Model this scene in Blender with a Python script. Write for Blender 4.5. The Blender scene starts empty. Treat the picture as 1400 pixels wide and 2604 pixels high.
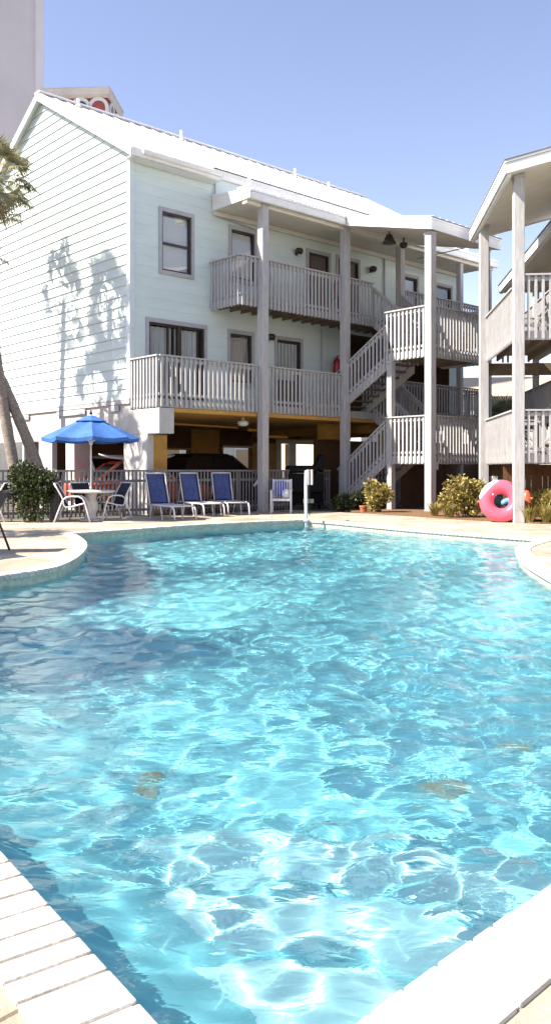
import bpy, math, random
import numpy as np
from mathutils import Vector, Matrix, noise
R = math.radians
PI = math.pi
S = bpy.context.scene
COL = S.collection
random.seed(11)

# ------------------------------------------------------------------ materials
MATS = {}
def mat(name, col, rough=.6, var=.12, scale=3.0, bump=0.0, bscale=40.0, metal=0.0, spec=.5, col2=None, stretch=None, transl=0.0):
    m = bpy.data.materials.new(name); m.use_nodes = True
    nt = m.node_tree; b = nt.nodes['Principled BSDF']
    b.inputs['Roughness'].default_value = rough
    b.inputs['Metallic'].default_value = metal
    b.inputs['Specular IOR Level'].default_value = spec
    tc = nt.nodes.new('ShaderNodeTexCoord')
    src = tc.outputs['Object']
    if stretch:
        mp = nt.nodes.new('ShaderNodeMapping'); mp.inputs['Scale'].default_value = stretch
        nt.links.new(src, mp.inputs[0]); src = mp.outputs[0]
    n = nt.nodes.new('ShaderNodeTexNoise'); n.inputs['Scale'].default_value = scale
    n.inputs['Detail'].default_value = 6; n.inputs['Roughness'].default_value = .65
    nt.links.new(src, n.inputs['Vector'])
    r = nt.nodes.new('ShaderNodeValToRGB')
    lo = [c * (1 - var) for c in col]
    hi = [min(1, c * (1 + var)) for c in (col2 or col)]
    r.color_ramp.elements[0].position = .34; r.color_ramp.elements[1].position = .68
    r.color_ramp.elements[0].color = (*lo, 1); r.color_ramp.elements[1].color = (*hi, 1)
    nt.links.new(n.outputs['Fac'], r.inputs[0])
    nt.links.new(r.outputs[0], b.inputs['Base Color'])
    if bump:
        n2 = nt.nodes.new('ShaderNodeTexNoise'); n2.inputs['Scale'].default_value = bscale
        n2.inputs['Detail'].default_value = 5
        nt.links.new(src, n2.inputs['Vector'])
        bp = nt.nodes.new('ShaderNodeBump'); bp.inputs['Strength'].default_value = bump; bp.inputs['Distance'].default_value = .02
        nt.links.new(n2.outputs['Fac'], bp.inputs['Height']); nt.links.new(bp.outputs[0], b.inputs['Normal'])
    if transl:
        out = nt.nodes['Material Output']
        t = nt.nodes.new('ShaderNodeBsdfTranslucent'); nt.links.new(r.outputs[0], t.inputs[0])
        mx = nt.nodes.new('ShaderNodeMixShader'); mx.inputs[0].default_value = transl
        nt.links.new(b.outputs[0], mx.inputs[1]); nt.links.new(t.outputs[0], mx.inputs[2])
        nt.links.new(mx.outputs[0], out.inputs[0])
    MATS[name] = m
    return m

def brick_mat(name, col, mortar, bw, bh, rough=.7):
    """pavers / coping blocks with joints that belong to the surface"""
    m = mat(name, col, rough, .10, 2.5, .25, 60)
    return m

siding_m = mat('painted_siding', (.60, .68, .655), .62, .055, .7, .10, 30, stretch=(1, 1, 3))
trim_m = mat('grey_trim', (.38, .38, .395), .6, .10, 4, .15, 50)
white_m = mat('white_trim', (.74, .73, .70), .5, .06, 3, .06, 40)
soffit_m = mat('cream_soffit', (.66, .62, .54), .7, .06, 2, .05, 30)
roof_m = mat('white_metal_roof', (.78, .78, .78), .38, .06, 1.5, .05, 8, spec=.4)
roofedge_m = mat('dark_drip_edge', (.12, .12, .13), .5, .15, 6)
wood_m = mat('grey_painted_timber', (.42, .405, .40), .7, .17, 3.5, .35, 22, stretch=(6, 6, .7))
fence_m = mat('weathered_fence', (.22, .20, .195), .8, .22, 4, .3, 25, stretch=(6, 6, .7))
deckwood_m = mat('brown_joists', (.16, .12, .085), .8, .3, 5, .3, 30)
ochre_m = mat('ochre_glow_plaster', (.48, .26, .055), .75, .15, 2, .2, 25)  # warm orange light of the parking bays put into the base colour
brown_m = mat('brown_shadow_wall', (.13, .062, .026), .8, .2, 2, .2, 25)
pier_m = mat('pale_plaster', (.47, .45, .425), .75, .10, 2.2, .25, 35)  # greyed to carry the palm shade on beam and piers
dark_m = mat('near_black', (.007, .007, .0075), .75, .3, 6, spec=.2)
bronze_m = mat('dark_bronze', (.045, .032, .024), .4, .25, 8, metal=.3)
door_m = mat('brown_door', (.085, .055, .042), .5, .2, 5, .1, 30)
blind_m = mat('white_blind', (.72, .71, .68), .7, .05, 6, .3, 4, stretch=(.2, .2, 14))
taupe_m = mat('taupe_blind', (.30, .27, .25), .7, .06, 6, .3, 4, stretch=(.2, .2, 14))
curtain_m = mat('grey_curtain', (.55, .55, .55), .85, .25, 5, .5, 3, stretch=(6, 6, .2))
deck_m = mat('concrete_deck', (.40, .345, .265), .75, .16, .9, .3, 60, col2=(.46, .405, .32))
def deck_joints():
    nt = deck_m.node_tree; b = nt.nodes['Principled BSDF']; src = b.inputs['Base Color'].links[0].from_socket
    tc = nt.nodes.new('ShaderNodeTexCoord'); mp = nt.nodes.new('ShaderNodeMapping'); mp.inputs['Rotation'].default_value = (0, 0, .72)
    br = nt.nodes.new('ShaderNodeTexBrick'); br.inputs['Scale'].default_value = .5; br.inputs['Mortar Size'].default_value = .004; br.offset = 0
    br.inputs['Color1'].default_value = (1, 1, 1, 1); br.inputs['Color2'].default_value = (.93, .93, .93, 1); br.inputs['Mortar'].default_value = (.42, .38, .34, 1)
    br.inputs['Brick Width'].default_value = .9; br.inputs['Row Height'].default_value = .9
    n = nt.nodes.new('ShaderNodeTexNoise'); n.inputs['Scale'].default_value = .45; n.inputs['Detail'].default_value = 8; n.inputs['Roughness'].default_value = .7
    r = nt.nodes.new('ShaderNodeValToRGB'); r.color_ramp.elements[0].position = .40; r.color_ramp.elements[0].color = (.70, .66, .60, 1); r.color_ramp.elements[1].position = .58
    m1 = nt.nodes.new('ShaderNodeMix'); m1.data_type = 'RGBA'; m1.blend_type = 'MULTIPLY'; m1.inputs['Factor'].default_value = 1
    m2 = nt.nodes.new('ShaderNodeMix'); m2.data_type = 'RGBA'; m2.blend_type = 'MULTIPLY'; m2.inputs['Factor'].default_value = .8
    L = nt.links.new
    L(tc.outputs['Object'], mp.inputs[0]); L(mp.outputs[0], br.inputs[0]); L(tc.outputs['Object'], n.inputs['Vector']); L(n.outputs['Fac'], r.inputs[0])
    L(src, m1.inputs[6]); L(br.outputs['Color'], m1.inputs[7]); L(m1.outputs[2], m2.inputs[6]); L(r.outputs[0], m2.inputs[7]); L(m2.outputs[2], b.inputs['Base Color'])
deck_joints()
coping_m = mat('pool_coping_brick', (.50, .46, .395), .7, .24, 4, .35, 50)
tile_m = mat('pool_tile_band', (.45, .45, .36), .35, .28, 9, .2, 30, stretch=(1, 1, 2))
shell_m = mat('pool_plaster', (.19, .60, .69), .7, .06, .8, .12, 14, col2=(.22, .63, .71))
asphalt_m = mat('asphalt', (.085, .075, .062), .85, .25, 1.2, .4, 80)
mulch_m = mat('mulch', (.16, .085, .04), .9, .45, 18, .8, 50)
alu_m = mat('white_aluminium', (.70, .67, .68), .35, .06, 6, spec=.5)
steel_m = mat('stainless', (.72, .70, .68), .22, .06, 6, metal=.7)
navy_m = mat('navy_sling', (.012, .014, .03), .75, .2, 30, .2, 250)
blue_m = mat('blue_sling', (.05, .072, .20), .75, .3, 7, .25, 250)
sheenseat_m = mat('sun_sheen_sling', (.62, .66, .74), .6, .12, 14, .25, 250)  # same blue fabric as the backrest, sun sheen put into a paler colour
canvas_m = mat('blue_canvas', (.042, .14, .42), .75, .22, 3, .15, 160, transl=.12)
stone_m = mat('cast_stone', (.66, .63, .60), .7, .10, 7, .25, 60)
pinkv_m = mat('pink_vinyl', (.72, .10, .16), .28, .05, 3, spec=.6)
whitev_m = mat('white_vinyl', (.80, .78, .78), .28, .04, 3, spec=.6)
bluev_m = mat('blue_vinyl', (.03, .22, .70), .3, .4, 8, spec=.6, col2=(.2, .5, .8))
orangev_m = mat('orange_vinyl', (.60, .11, .05), .35, .15, 4, spec=.5)
terracotta_m = mat('terracotta', (.45, .14, .06), .8, .2, 9, .2, 50)
red_m = mat('red_enamel', (.38, .015, .015), .35, .1, 6)
carred_m = mat('red_car_paint', (.42, .07, .035), .25, .05, 2, spec=.7)
carblack_m = mat('black_car_paint', (.008, .008, .010), .25, .1, 2, spec=.7)
carwhite_m = mat('white_car_paint', (.75, .75, .75), .25, .04, 2, spec=.7)
tyre_m = mat('tyre_rubber', (.015, .015, .015), .85, .2, 20)
glassdark_m = mat('dark_glass', (.012, .014, .016), .06, .1, 3, spec=.8)
trunk_m = mat('palm_bark', (.27, .22, .18), .9, .40, 9, .9, 26, stretch=(1, 1, 3))
frond_m = mat('palm_frond', (.115, .115, .042), .55, .35, 3.0, transl=.25, col2=(.25, .23, .125))
dryfrond_m = mat('palm_dry_frond', (.24, .19, .10), .8, .3, 4, transl=.2)
leafdark_m = mat('dark_leaf', (.014, .025, .007), .5, .45, 6, transl=.15, col2=(.065, .085, .022))
leafgold_m = mat('olive_leaf', (.17, .14, .030), .5, .45, 6, transl=.22, col2=(.33, .26, .075))
stem_m = mat('woody_stem', (.085, .06, .04), .9, .3, 12, .4, 40)
tower_m = mat('tower_concrete', (.62, .585, .585), .8, .05, .25, .08, 3)
towerlit_m = mat('tower_lit_strip', (.74, .70, .70), .8, .05, .3)  # lit strip of the tower put into a lighter concrete colour
cream_m = mat('cream_stucco', (.68, .63, .55), .8, .08, 1.2, .15, 20)
redwall_m = mat('red_stucco', (.28, .045, .03), .8, .15, 1.0, .15, 8)
towel_m = mat('blue_striped_towel', (.08, .10, .45), .9, .2, 8)

def stripe_towel():
    nt = towel_m.node_tree; b = nt.nodes['Principled BSDF']
    tc = nt.nodes.new('ShaderNodeTexCoord'); w = nt.nodes.new('ShaderNodeTexWave')
    w.bands_direction = 'X'; w.inputs['Scale'].default_value = 4.2; w.inputs['Distortion'].default_value = .6
    nt.links.new(tc.outputs['Object'], w.inputs[0])
    r = nt.nodes.new('ShaderNodeValToRGB'); r.color_ramp.interpolation = 'CONSTANT'
    r.color_ramp.elements[0].color = (.05, .07, .42, 1); r.color_ramp.elements[1].position = .58; r.color_ramp.elements[1].color = (.62, .62, .68, 1)
    nt.links.new(w.outputs['Fac'], r.inputs[0]); nt.links.new(r.outputs[0], b.inputs['Base Color'])
stripe_towel()

def pane_material():
    m = bpy.data.materials.new('window_pane'); m.use_nodes = True; nt = m.node_tree; nt.nodes.clear()
    o = nt.nodes.new('ShaderNodeOutputMaterial'); lw = nt.nodes.new('ShaderNodeLayerWeight'); lw.inputs[0].default_value = .5
    pw = nt.nodes.new('ShaderNodeMath'); pw.operation = 'POWER'; pw.inputs[1].default_value = 3.0; nt.links.new(lw.outputs['Facing'], pw.inputs[0])
    f = nt.nodes.new('ShaderNodeMath'); f.operation = 'MULTIPLY_ADD'; f.inputs[1].default_value = .7; f.inputs[2].default_value = .09; nt.links.new(pw.outputs[0], f.inputs[0])
    t = nt.nodes.new('ShaderNodeBsdfTransparent'); t.inputs[0].default_value = (.86, .88, .88, 1)
    g = nt.nodes.new('ShaderNodeBsdfGlossy'); g.inputs['Roughness'].default_value = .02
    mx = nt.nodes.new('ShaderNodeMixShader')
    nt.links.new(f.outputs[0], mx.inputs[0]); nt.links.new(t.outputs[0], mx.inputs[1]); nt.links.new(g.outputs[0], mx.inputs[2]); nt.links.new(mx.outputs[0], o.inputs[0])
    return m
pane_m = pane_material()

def water_material():
    m = bpy.data.materials.new('pool_water'); m.use_nodes = True; nt = m.node_tree; nt.nodes.clear()
    o = nt.nodes.new('ShaderNodeOutputMaterial'); g = nt.nodes.new('ShaderNodeBsdfGlass')
    g.inputs['IOR'].default_value = 1.33; g.inputs['Roughness'].default_value = 0; g.inputs[0].default_value = (.96, 1, 1, 1)
    # fine wind ripples on top of the modelled waves
    tc = nt.nodes.new('ShaderNodeTexCoord'); mp = nt.nodes.new('ShaderNodeMapping'); mp.inputs['Scale'].default_value = (1, 1.7, 1)
    n = nt.nodes.new('ShaderNodeTexNoise'); n.inputs['Scale'].default_value = 8; n.inputs['Detail'].default_value = 2.5; n.inputs['Distortion'].default_value = .8
    b = nt.nodes.new('ShaderNodeBump'); b.inputs['Strength'].default_value = 1.0; b.inputs['Distance'].default_value = .006
    nt.links.new(tc.outputs['Object'], mp.inputs[0]); nt.links.new(mp.outputs[0], n.inputs['Vector']); nt.links.new(n.outputs['Fac'], b.inputs['Height']); nt.links.new(b.outputs[0], g.inputs['Normal'])
    t = nt.nodes.new('ShaderNodeBsdfTransparent'); t.inputs[0].default_value = (.95, 1, 1, 1)
    mx = nt.nodes.new('ShaderNodeMixShader'); mx.inputs[0].default_value = .11
    nt.links.new(g.outputs[0], mx.inputs[1]); nt.links.new(t.outputs[0], mx.inputs[2]); nt.links.new(mx.outputs[0], o.inputs[0])
    return m
water_m = water_material()

# ------------------------------------------------------------------ mesh builder
class MB:
    def __init__(s): s.v = []; s.f = []; s.mi = []; s.cur = 0
    def add(s, vs, fs):
        o = len(s.v); s.v += [tuple(p) for p in vs]
        for f in fs: s.f.append(tuple(i + o for i in f)); s.mi.append(s.cur)
    def quad(s, a, b, c, d): s.add([a, b, c, d], [(0, 1, 2, 3)])
    def hexa(s, p):  # 8 points: bottom 0-3, top 4-7
        s.add(p, [(3, 2, 1, 0), (4, 5, 6, 7), (0, 1, 5, 4), (1, 2, 6, 5), (2, 3, 7, 6), (3, 0, 4, 7)])
    def box(s, x0, x1, y0, y1, z0, z1):
        if x0 > x1: x0, x1 = x1, x0
        if y0 > y1: y0, y1 = y1, y0
        s.hexa([(x0, y0, z0), (x1, y0, z0), (x1, y1, z0), (x0, y1, z0), (x0, y0, z1), (x1, y0, z1), (x1, y1, z1), (x0, y1, z1)])
    def bar(s, a, b, w, h, up=(0, 0, 1)):
        a = Vector(a); b = Vector(b); d = (b - a).normalized(); up = Vector(up)
        if abs(d.dot(up)) > .98: up = Vector((1, 0, 0))
        x = d.cross(up).normalized() * w / 2; y = x.cross(d).normalized() * h / 2
        s.hexa([a - x - y, a + x - y, b + x - y, b - x - y, a - x + y, a + x + y, b + x + y, b - x + y])
    def tube(s, pts, r, n=8, cap=True):
        pts = [Vector(p) for p in pts]; m = len(pts)
        rs = r if isinstance(r, (list, tuple)) else [r] * m
        vs = []; fs = []; u = None
        for i, p in enumerate(pts):
            d = (pts[min(i + 1, m - 1)] - pts[max(i - 1, 0)]).normalized()
            if u is None:
                u = d.orthogonal().normalized()
            else:
                u = (u - d * u.dot(d)).normalized()
            w = d.cross(u)
            for k in range(n):
                a = 2 * PI * k / n
                vs.append(p + (u * math.cos(a) + w * math.sin(a)) * rs[i])
        for i in range(m - 1):
            for k in range(n):
                k2 = (k + 1) % n
                fs.append((i * n + k, i * n + k2, (i + 1) * n + k2, (i + 1) * n + k))
        if cap:
            fs.append(tuple(range(n - 1, -1, -1))); fs.append(tuple((m - 1) * n + k for k in range(n)))
        s.add(vs, fs)
    def lathe(s, prof, cx=0, cy=0, n=20, cap=True):
        vs = []; fs = []
        for r, z in prof:
            for k in range(n):
                a = 2 * PI * k / n; vs.append((cx + r * math.cos(a), cy + r * math.sin(a), z))
        for i in range(len(prof) - 1):
            for k in range(n):
                k2 = (k + 1) % n; fs.append((i * n + k, i * n + k2, (i + 1) * n + k2, (i + 1) * n + k))
        if cap:
            fs.append(tuple(range(n - 1, -1, -1))); fs.append(tuple((len(prof) - 1) * n + k for k in range(n)))
        s.add(vs, fs)
    def prism(s, poly, z0, z1):
        n = len(poly)
        vs = [(x, y, z0) for x, y in poly] + [(x, y, z1) for x, y in poly]
        s.add(vs, [tuple(range(n - 1, -1, -1)), tuple(range(n, 2 * n))] + [(i, (i + 1) % n, n + (i + 1) % n, n + i) for i in range(n)])
    def torus(s, Rr, r, n=40, m=18, sq=1.0, a0=0, a1=2 * PI, axis='y', fz=1.0):
        vs = []; fs = []; closed = abs(a1 - a0 - 2 * PI) < 1e-4
        N = n if closed else n + 1
        for i in range(N):
            a = a0 + (a1 - a0) * i / n
            for k in range(m):
                b = 2 * PI * k / m; q = Rr + r * math.cos(b)
                vs.append((q * math.cos(a), r * sq * math.sin(b), q * math.sin(a) * fz))
        for i in range(n):
            for k in range(m):
                i2 = (i + 1) % N; k2 = (k + 1) % m
                fs.append((i * m + k, i * m + k2, i2 * m + k2, i2 * m + k))
        s.add(vs, fs)
    def build(s, name, m, parent=None, smooth=False, bevel=0.0, loc=None):
        me = bpy.data.meshes.new(name); me.from_pydata(s.v, [], s.f)
        ms = m if isinstance(m, (list, tuple)) else [m]
        for q in ms: me.materials.append(q)
        if len(ms) > 1: me.polygons.foreach_set('material_index', s.mi)
        if smooth: me.polygons.foreach_set('use_smooth', [True] * len(me.polygons))
        me.validate(); me.update()
        o = bpy.data.objects.new(name, me); COL.objects.link(o)
        if parent: o.parent = parent
        if loc: o.location = loc
        if bevel:
            b = o.modifiers.new('bevel', 'BEVEL'); b.width = bevel; b.segments = 2; b.limit_method = 'ANGLE'
        return o

def tag(o, label=None, cat=None, group=None, kind=None):
    if label: o['label'] = label
    if cat: o['category'] = cat
    if group: o['group'] = group
    if kind: o['kind'] = kind
    return o
def thing(name, label, cat, loc=(0, 0, 0), rz=0, group=None):
    o = bpy.data.objects.new(name, None); COL.objects.link(o)
    o.location = loc; o.rotation_euler = (0, 0, rz); o.empty_display_size = .2
    return tag(o, label, cat, group)
def copy_tree(o, parent=None):
    c = o.copy(); COL.objects.link(c)
    if parent: c.parent = parent
    for ch in list(o.children): copy_tree(ch, c)
    return c

# ------------------------------------------------------------------ world, sun, camera
S.world = bpy.data.worlds.new("World"); S.world.use_nodes = True
nt = S.world.node_tree; bg = nt.nodes['Background']
SUN_EL = R(47); sd = Vector((-.95, -.30, 0)).normalized()
sky = nt.nodes.new('ShaderNodeTexSky'); sky.sky_type = 'NISHITA'; sky.sun_disc = False
sky.sun_elevation = SUN_EL; sky.sun_rotation = math.atan2(sd.x, sd.y)
sky.air_density = 1.0; sky.dust_density = .3; sky.ozone_density = 3.0
tint = nt.nodes.new('ShaderNodeMix'); tint.data_type = 'RGBA'; tint.blend_type = 'MULTIPLY'; tint.inputs['Factor'].default_value = 1
tint.inputs[7].default_value = (1.16, .90, .84, 1)
nt.links.new(sky.outputs[0], tint.inputs[6]); nt.links.new(tint.outputs[2], bg.inputs[0]); bg.inputs[1].default_value = .115
L = bpy.data.lights.new('sun', 'SUN'); L.energy = 5.0; L.angle = R(.5); L.color = (1, .93, .82)
L.cycles.is_caustics_light = True
so = bpy.data.objects.new('sun', L); COL.objects.link(so)
so.rotation_euler = Vector((sd.x * math.cos(SUN_EL), sd.y * math.cos(SUN_EL), math.sin(SUN_EL))).to_track_quat('Z', 'Y').to_euler()
so.location = (-20, -6, 30)
cam = bpy.data.cameras.new('camera'); co = bpy.data.objects.new('camera', cam); COL.objects.link(co); S.camera = co
co.location = (0, 0, 1.3); co.rotation_euler = (PI / 2, 0, 0)
cam.sensor_fit = 'VERTICAL'; cam.sensor_height = 2604 / 2147 * 36; cam.lens = 36
cam.shift_y = -(2604 / 2 - 1193) / 2604
cam.clip_start = .05; cam.clip_end = 2000
S.view_settings.view_transform = 'Standard'; S.view_settings.look = 'None'; S.view_settings.gamma = 1
S.view_settings.exposure = 1.42
S.cycles.use_denoising = True
S.cycles.max_bounces = 10; S.cycles.transparent_max_bounces = 12
S.cycles.caustics_refractive = True; S.cycles.caustics_reflective = False
S.cycles.sample_clamp_indirect = 6

# ------------------------------------------------------------------ pool, deck, ground
KEY = [(-.05, 1.66), (.22, 2.0), (.85, 2.62), (2.1, 3.85), (3.35, 5.2), (3.75, 6.4), (3.55, 8.0), (3.28, 9.6), (3.30, 10.4), (3.5, 12.03), (3.8, 13.4), (4.13, 14.3), (4.9, 15.6),
       (4.72, 15.98), (3.94, 16.9), (2.62, 18.7), (1.45, 20.67), (.77, 21.5), (0.0, 21.1), (-.77, 20.5), (-2.03, 19.4), (-3.12, 18.1), (-4.08, 17.0),
       (-3.74, 16.2), (-3.34, 14.95), (-3.08, 13.8), (-2.89, 12.4), (-2.86, 11.39), (-2.98, 10.86), (-3.33, 10.2), (-3.75, 9.2), (-4.0, 7.8), (-3.7, 6.4), (-2.6, 5.1), (-1.7, 3.9), (-.94, 2.87), (-.33, 2.04)]
SHARP = {0, 12, 17, 22}
def catmull(P, sharp, n=5):
    out = []; m = len(P)
    for i in range(m):
        p1 = Vector(P[i]); p2 = Vector(P[(i + 1) % m])
        p0 = p1 - (p2 - p1) if i in sharp else Vector(P[i - 1])
        p3 = p2 + (p2 - p1) if (i + 1) % m in sharp else Vector(P[(i + 2) % m])
        for k in range(n):
            t = k / n
            out.append(.5 * ((2 * p1) + (-p0 + p2) * t + (2 * p0 - 5 * p1 + 4 * p2 - p3) * t * t + (-p0 + 3 * p1 - 3 * p2 + p3) * t ** 3))
    return out
OUT = catmull(KEY, SHARP)          # edge of the coping, counter-clockwise
NO = len(OUT)
def offset_loop(P, d):
    r = []; m = len(P)
    for i in range(m):
        a = P[i - 1]; b = P[i]; c = P[(i + 1) % m]
        t1 = (b - a).normalized(); t2 = (c - b).normalized()
        n1 = Vector((t1.y, -t1.x)); n2 = Vector((t2.y, -t2.x))
        q = (n1 + n2)
        q = q.normalized() if q.length > .1 else n1
        k = max(.45, q.dot(n1))
        r.append(b + q * (d / k))
    return r
OUTER = offset_loop(OUT, .24)      # back of the coping
WALLP = offset_loop(OUT, .035)     # pool wall set back under the lip

import bmesh
def sheet_with_hole(name, outer, hole, z, m):
    bm = bmesh.new()
    def loop(P):
        vs = [bm.verts.new((p[0], p[1], z)) for p in P]
        return [bm.edges.new((vs[i], vs[(i + 1) % len(vs)])) for i in range(len(vs))]
    es = loop(outer) + loop(hole)
    bmesh.ops.triangle_fill(bm, use_beauty=True, use_dissolve=False, edges=es)
    for f in bm.faces:
        if f.normal.z < 0: f.normal_flip()
    me = bpy.data.meshes.new(name); bm.to_mesh(me); bm.free(); me.materials.append(m)
    o = bpy.data.objects.new(name, me); COL.objects.link(o); o['kind'] = 'structure'
    return o
sheet_with_hole('ground', [(-400, -200), (400, -200), (400, 800), (-400, 800)], offset_loop(OUT, .12), -.016, asphalt_m)
DECK = [(-16, -3), (14, -3), (14, 19.75), (6.2, 20.0), (4.6, 21.9), (3.0, 24.3), (1.4, 26.0), (.3, 27.0), (-.9, 25.9), (-2.3, 24.6), (-3.85, 23.2), (-5.6, 21.62), (-8, 21.4), (-16, 21.4)]
sheet_with_hole('pool_deck', DECK, offset_loop(OUT, .2), 0.0, deck_m)
# planting bed under the stair towers
b = MB(); b.prism([(4.55, 21.85), (6.25, 20.0), (13.6, 19.8), (13.6, 22.6), (7.0, 25.6), (3.0, 27.0), (1.9, 26.6), (2.9, 24.4)], -.01, .035)
tag(b.build('planting_bed', mulch_m), kind='structure')

# coping blocks: each block a shallow bevelled bar along the loop
b = MB()
acc = 0; start = 0
def coping_block(i0, i1, gap):
    n = i1 - i0
    inn = [OUT[(i0 + k) % NO] for k in range(n + 1)]; ou = [OUTER[(i0 + k) % NO] for k in range(n + 1)]
    for k in range(n):
        a, c, d, e = inn[k], inn[k + 1], ou[k + 1], ou[k]
        z0, z1 = -.055, .012
        b.hexa([(a.x, a.y, z0), (e.x, e.y, z0), (d.x, d.y, z0), (c.x, c.y, z0), (a.x, a.y, z1), (e.x, e.y, z1), (d.x, d.y, z1), (c.x, c.y, z1)])
def resample(inn, ou, step):
    I = []; O = []
    m = len(inn)
    for i in range(m):
        a, c = inn[i], inn[(i + 1) % m]; e, f = ou[i], ou[(i + 1) % m]
        n = max(1, round((c - a).length / step))
        for k in range(n):
            t0, t1 = k / n, (k + 1) / n
            g = .0055 / max((c - a).length / n, .03)
            I.append((a.lerp(c, t0 + g / n), a.lerp(c, t1 - g / n))); O.append((e.lerp(f, t0 + g / n), e.lerp(f, t1 - g / n)))
    return I, O
I, O = resample(OUT, OUTER, .115)
for (a, c), (e, f) in zip(I, O):
    j = random.uniform(-.0025, .0025); z0, z1 = -.055, .014 + j
    b.hexa([(a.x, a.y, z0), (e.x, e.y, z0), (f.x, f.y, z0), (c.x, c.y, z0), (a.x, a.y, z1), (e.x, e.y, z1), (f.x, f.y, z1), (c.x, c.y, z1)])
cop = b.build('pool_coping', coping_m, bevel=.006); cop['kind'] = 'structure'
# mortar under the blocks
b = MB()
for i in range(NO):
    a, c = offset_loop(OUT, .012)[i] if False else OUT[i].lerp(OUTER[i], .06), OUT[(i + 1) % NO].lerp(OUTER[(i + 1) % NO], .06)
    e, f = OUTER[i].lerp(OUT[i], .02), OUTER[(i + 1) % NO].lerp(OUT[(i + 1) % NO], .02)
    b.hexa([(a.x, a.y, -.05), (e.x, e.y, -.05), (f.x, f.y, -.05), (c.x, c.y, -.05), (a.x, a.y, .006), (e.x, e.y, .006), (f.x, f.y, .006), (c.x, c.y, .006)])
mo = b.build('pool_coping_joint', stone_m); mo['kind'] = 'structure'
# tile band and plaster shell
WATER = -.15
def depth(x, y):
    d = .74 + .5 * min(1, max(0, (y - 2.6) / 3.6)) + .25 * math.sin(min(1, max(0, (y - 4) / 12)) * PI)
    if y < 6.5:      # floor coved up on the near left, shaped to narrow the wall's shadow
        e = Vector((-.595, .804)); q = Vector((x + .05, y - 1.66)); dist = q.x * e.y - q.y * e.x
        d = min(d, .24 + .62 * max(0, dist))
    return -d
b = MB(); b2 = MB()
for i in range(NO):
    a, c = WALLP[i], WALLP[(i + 1) % NO]
    b.quad((a.x, a.y, -.05), (c.x, c.y, -.05), (c.x, c.y, -.36), (a.x, a.y, -.36))
    b2.quad((a.x, a.y, -.36), (c.x, c.y, -.36), (c.x, c.y, depth(*c) - .02), (a.x, a.y, depth(*a) - .02))
tb = b.build('pool_tile_wall', tile_m); tb['kind'] = 'structure'
def inside(px, py, P):
    r = False; j = len(P) - 1
    for i in range(len(P)):
        if (P[i].y > py) != (P[j].y > py) and px < (P[j].x - P[i].x) * (py - P[i].y) / (P[j].y - P[i].y) + P[i].x: r = not r
        j = i
    return r
st = .125
for ix in range(int(11 / st)):
    for iy in range(int(21.5 / st)):
        x0 = -5 + ix * st; y0 = 1.0 + iy * st
        q = [(x0, y0), (x0 + st, y0), (x0 + st, y0 + st), (x0, y0 + st)]
        b2.quad(*[(x, y, depth(x, y)) for x, y in q])
sh = b2.build('pool_floor', shell_m); sh['kind'] = 'structure'
sh.cycles.is_caustics_receiver = True; tb.cycles.is_caustics_receiver = True

# corner steps added to carry bright caustic patches; aqua treads, teal edges
step_m = mat('aqua_caustic_step', (.34, .65, .71), .7, .08, 2, .12, 14)
step_edge_m = mat('teal_step_edge', (.14, .44, .52), .4, .3, 9, .1, 30)
a0, a1 = math.atan2(.804, -.595) + .35, math.atan2(.65, .76) - .35
prev = 0.0
for r1, zt, zb in ((.75, -.46, -1.0), (1.25, -.56, -1.1), (1.75, -.64, -1.15), (2.3, -.72, -1.2)):
    mb = MB(); nb = MB(); n = 30
    for k in range(n):
        t0 = a0 + (a1 - a0) * k / n; t1 = a0 + (a1 - a0) * (k + 1) / n
        P = lambda r, t, z: (-.05 + r * math.cos(t), 1.66 + r * math.sin(t), z)
        mb.quad(P(prev, t0, zt), P(prev, t1, zt), P(r1 - .06, t1, zt), P(r1 - .06, t0, zt))
        mb.quad(P(r1 - .002, t0, zt - .06), P(r1 - .002, t1, zt - .06), P(r1 - .002, t1, zb), P(r1 - .002, t0, zb))
        nb.quad(P(r1 - .06, t0, zt + .002), P(r1 - .06, t1, zt + .002), P(r1, t1, zt + .002), P(r1, t0, zt + .002)); nb.quad(P(r1, t0, zt + .002), P(r1, t1, zt + .002), P(r1, t1, zt - .06), P(r1, t0, zt - .06))
    for q, nm, m in ((mb, 'caustic_step_floor', step_m), (nb, 'caustic_step_line', step_edge_m)):
        o = q.build(nm, m); o['kind'] = 'structure'; o.cycles.is_caustics_receiver = True
    prev = r1
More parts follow.
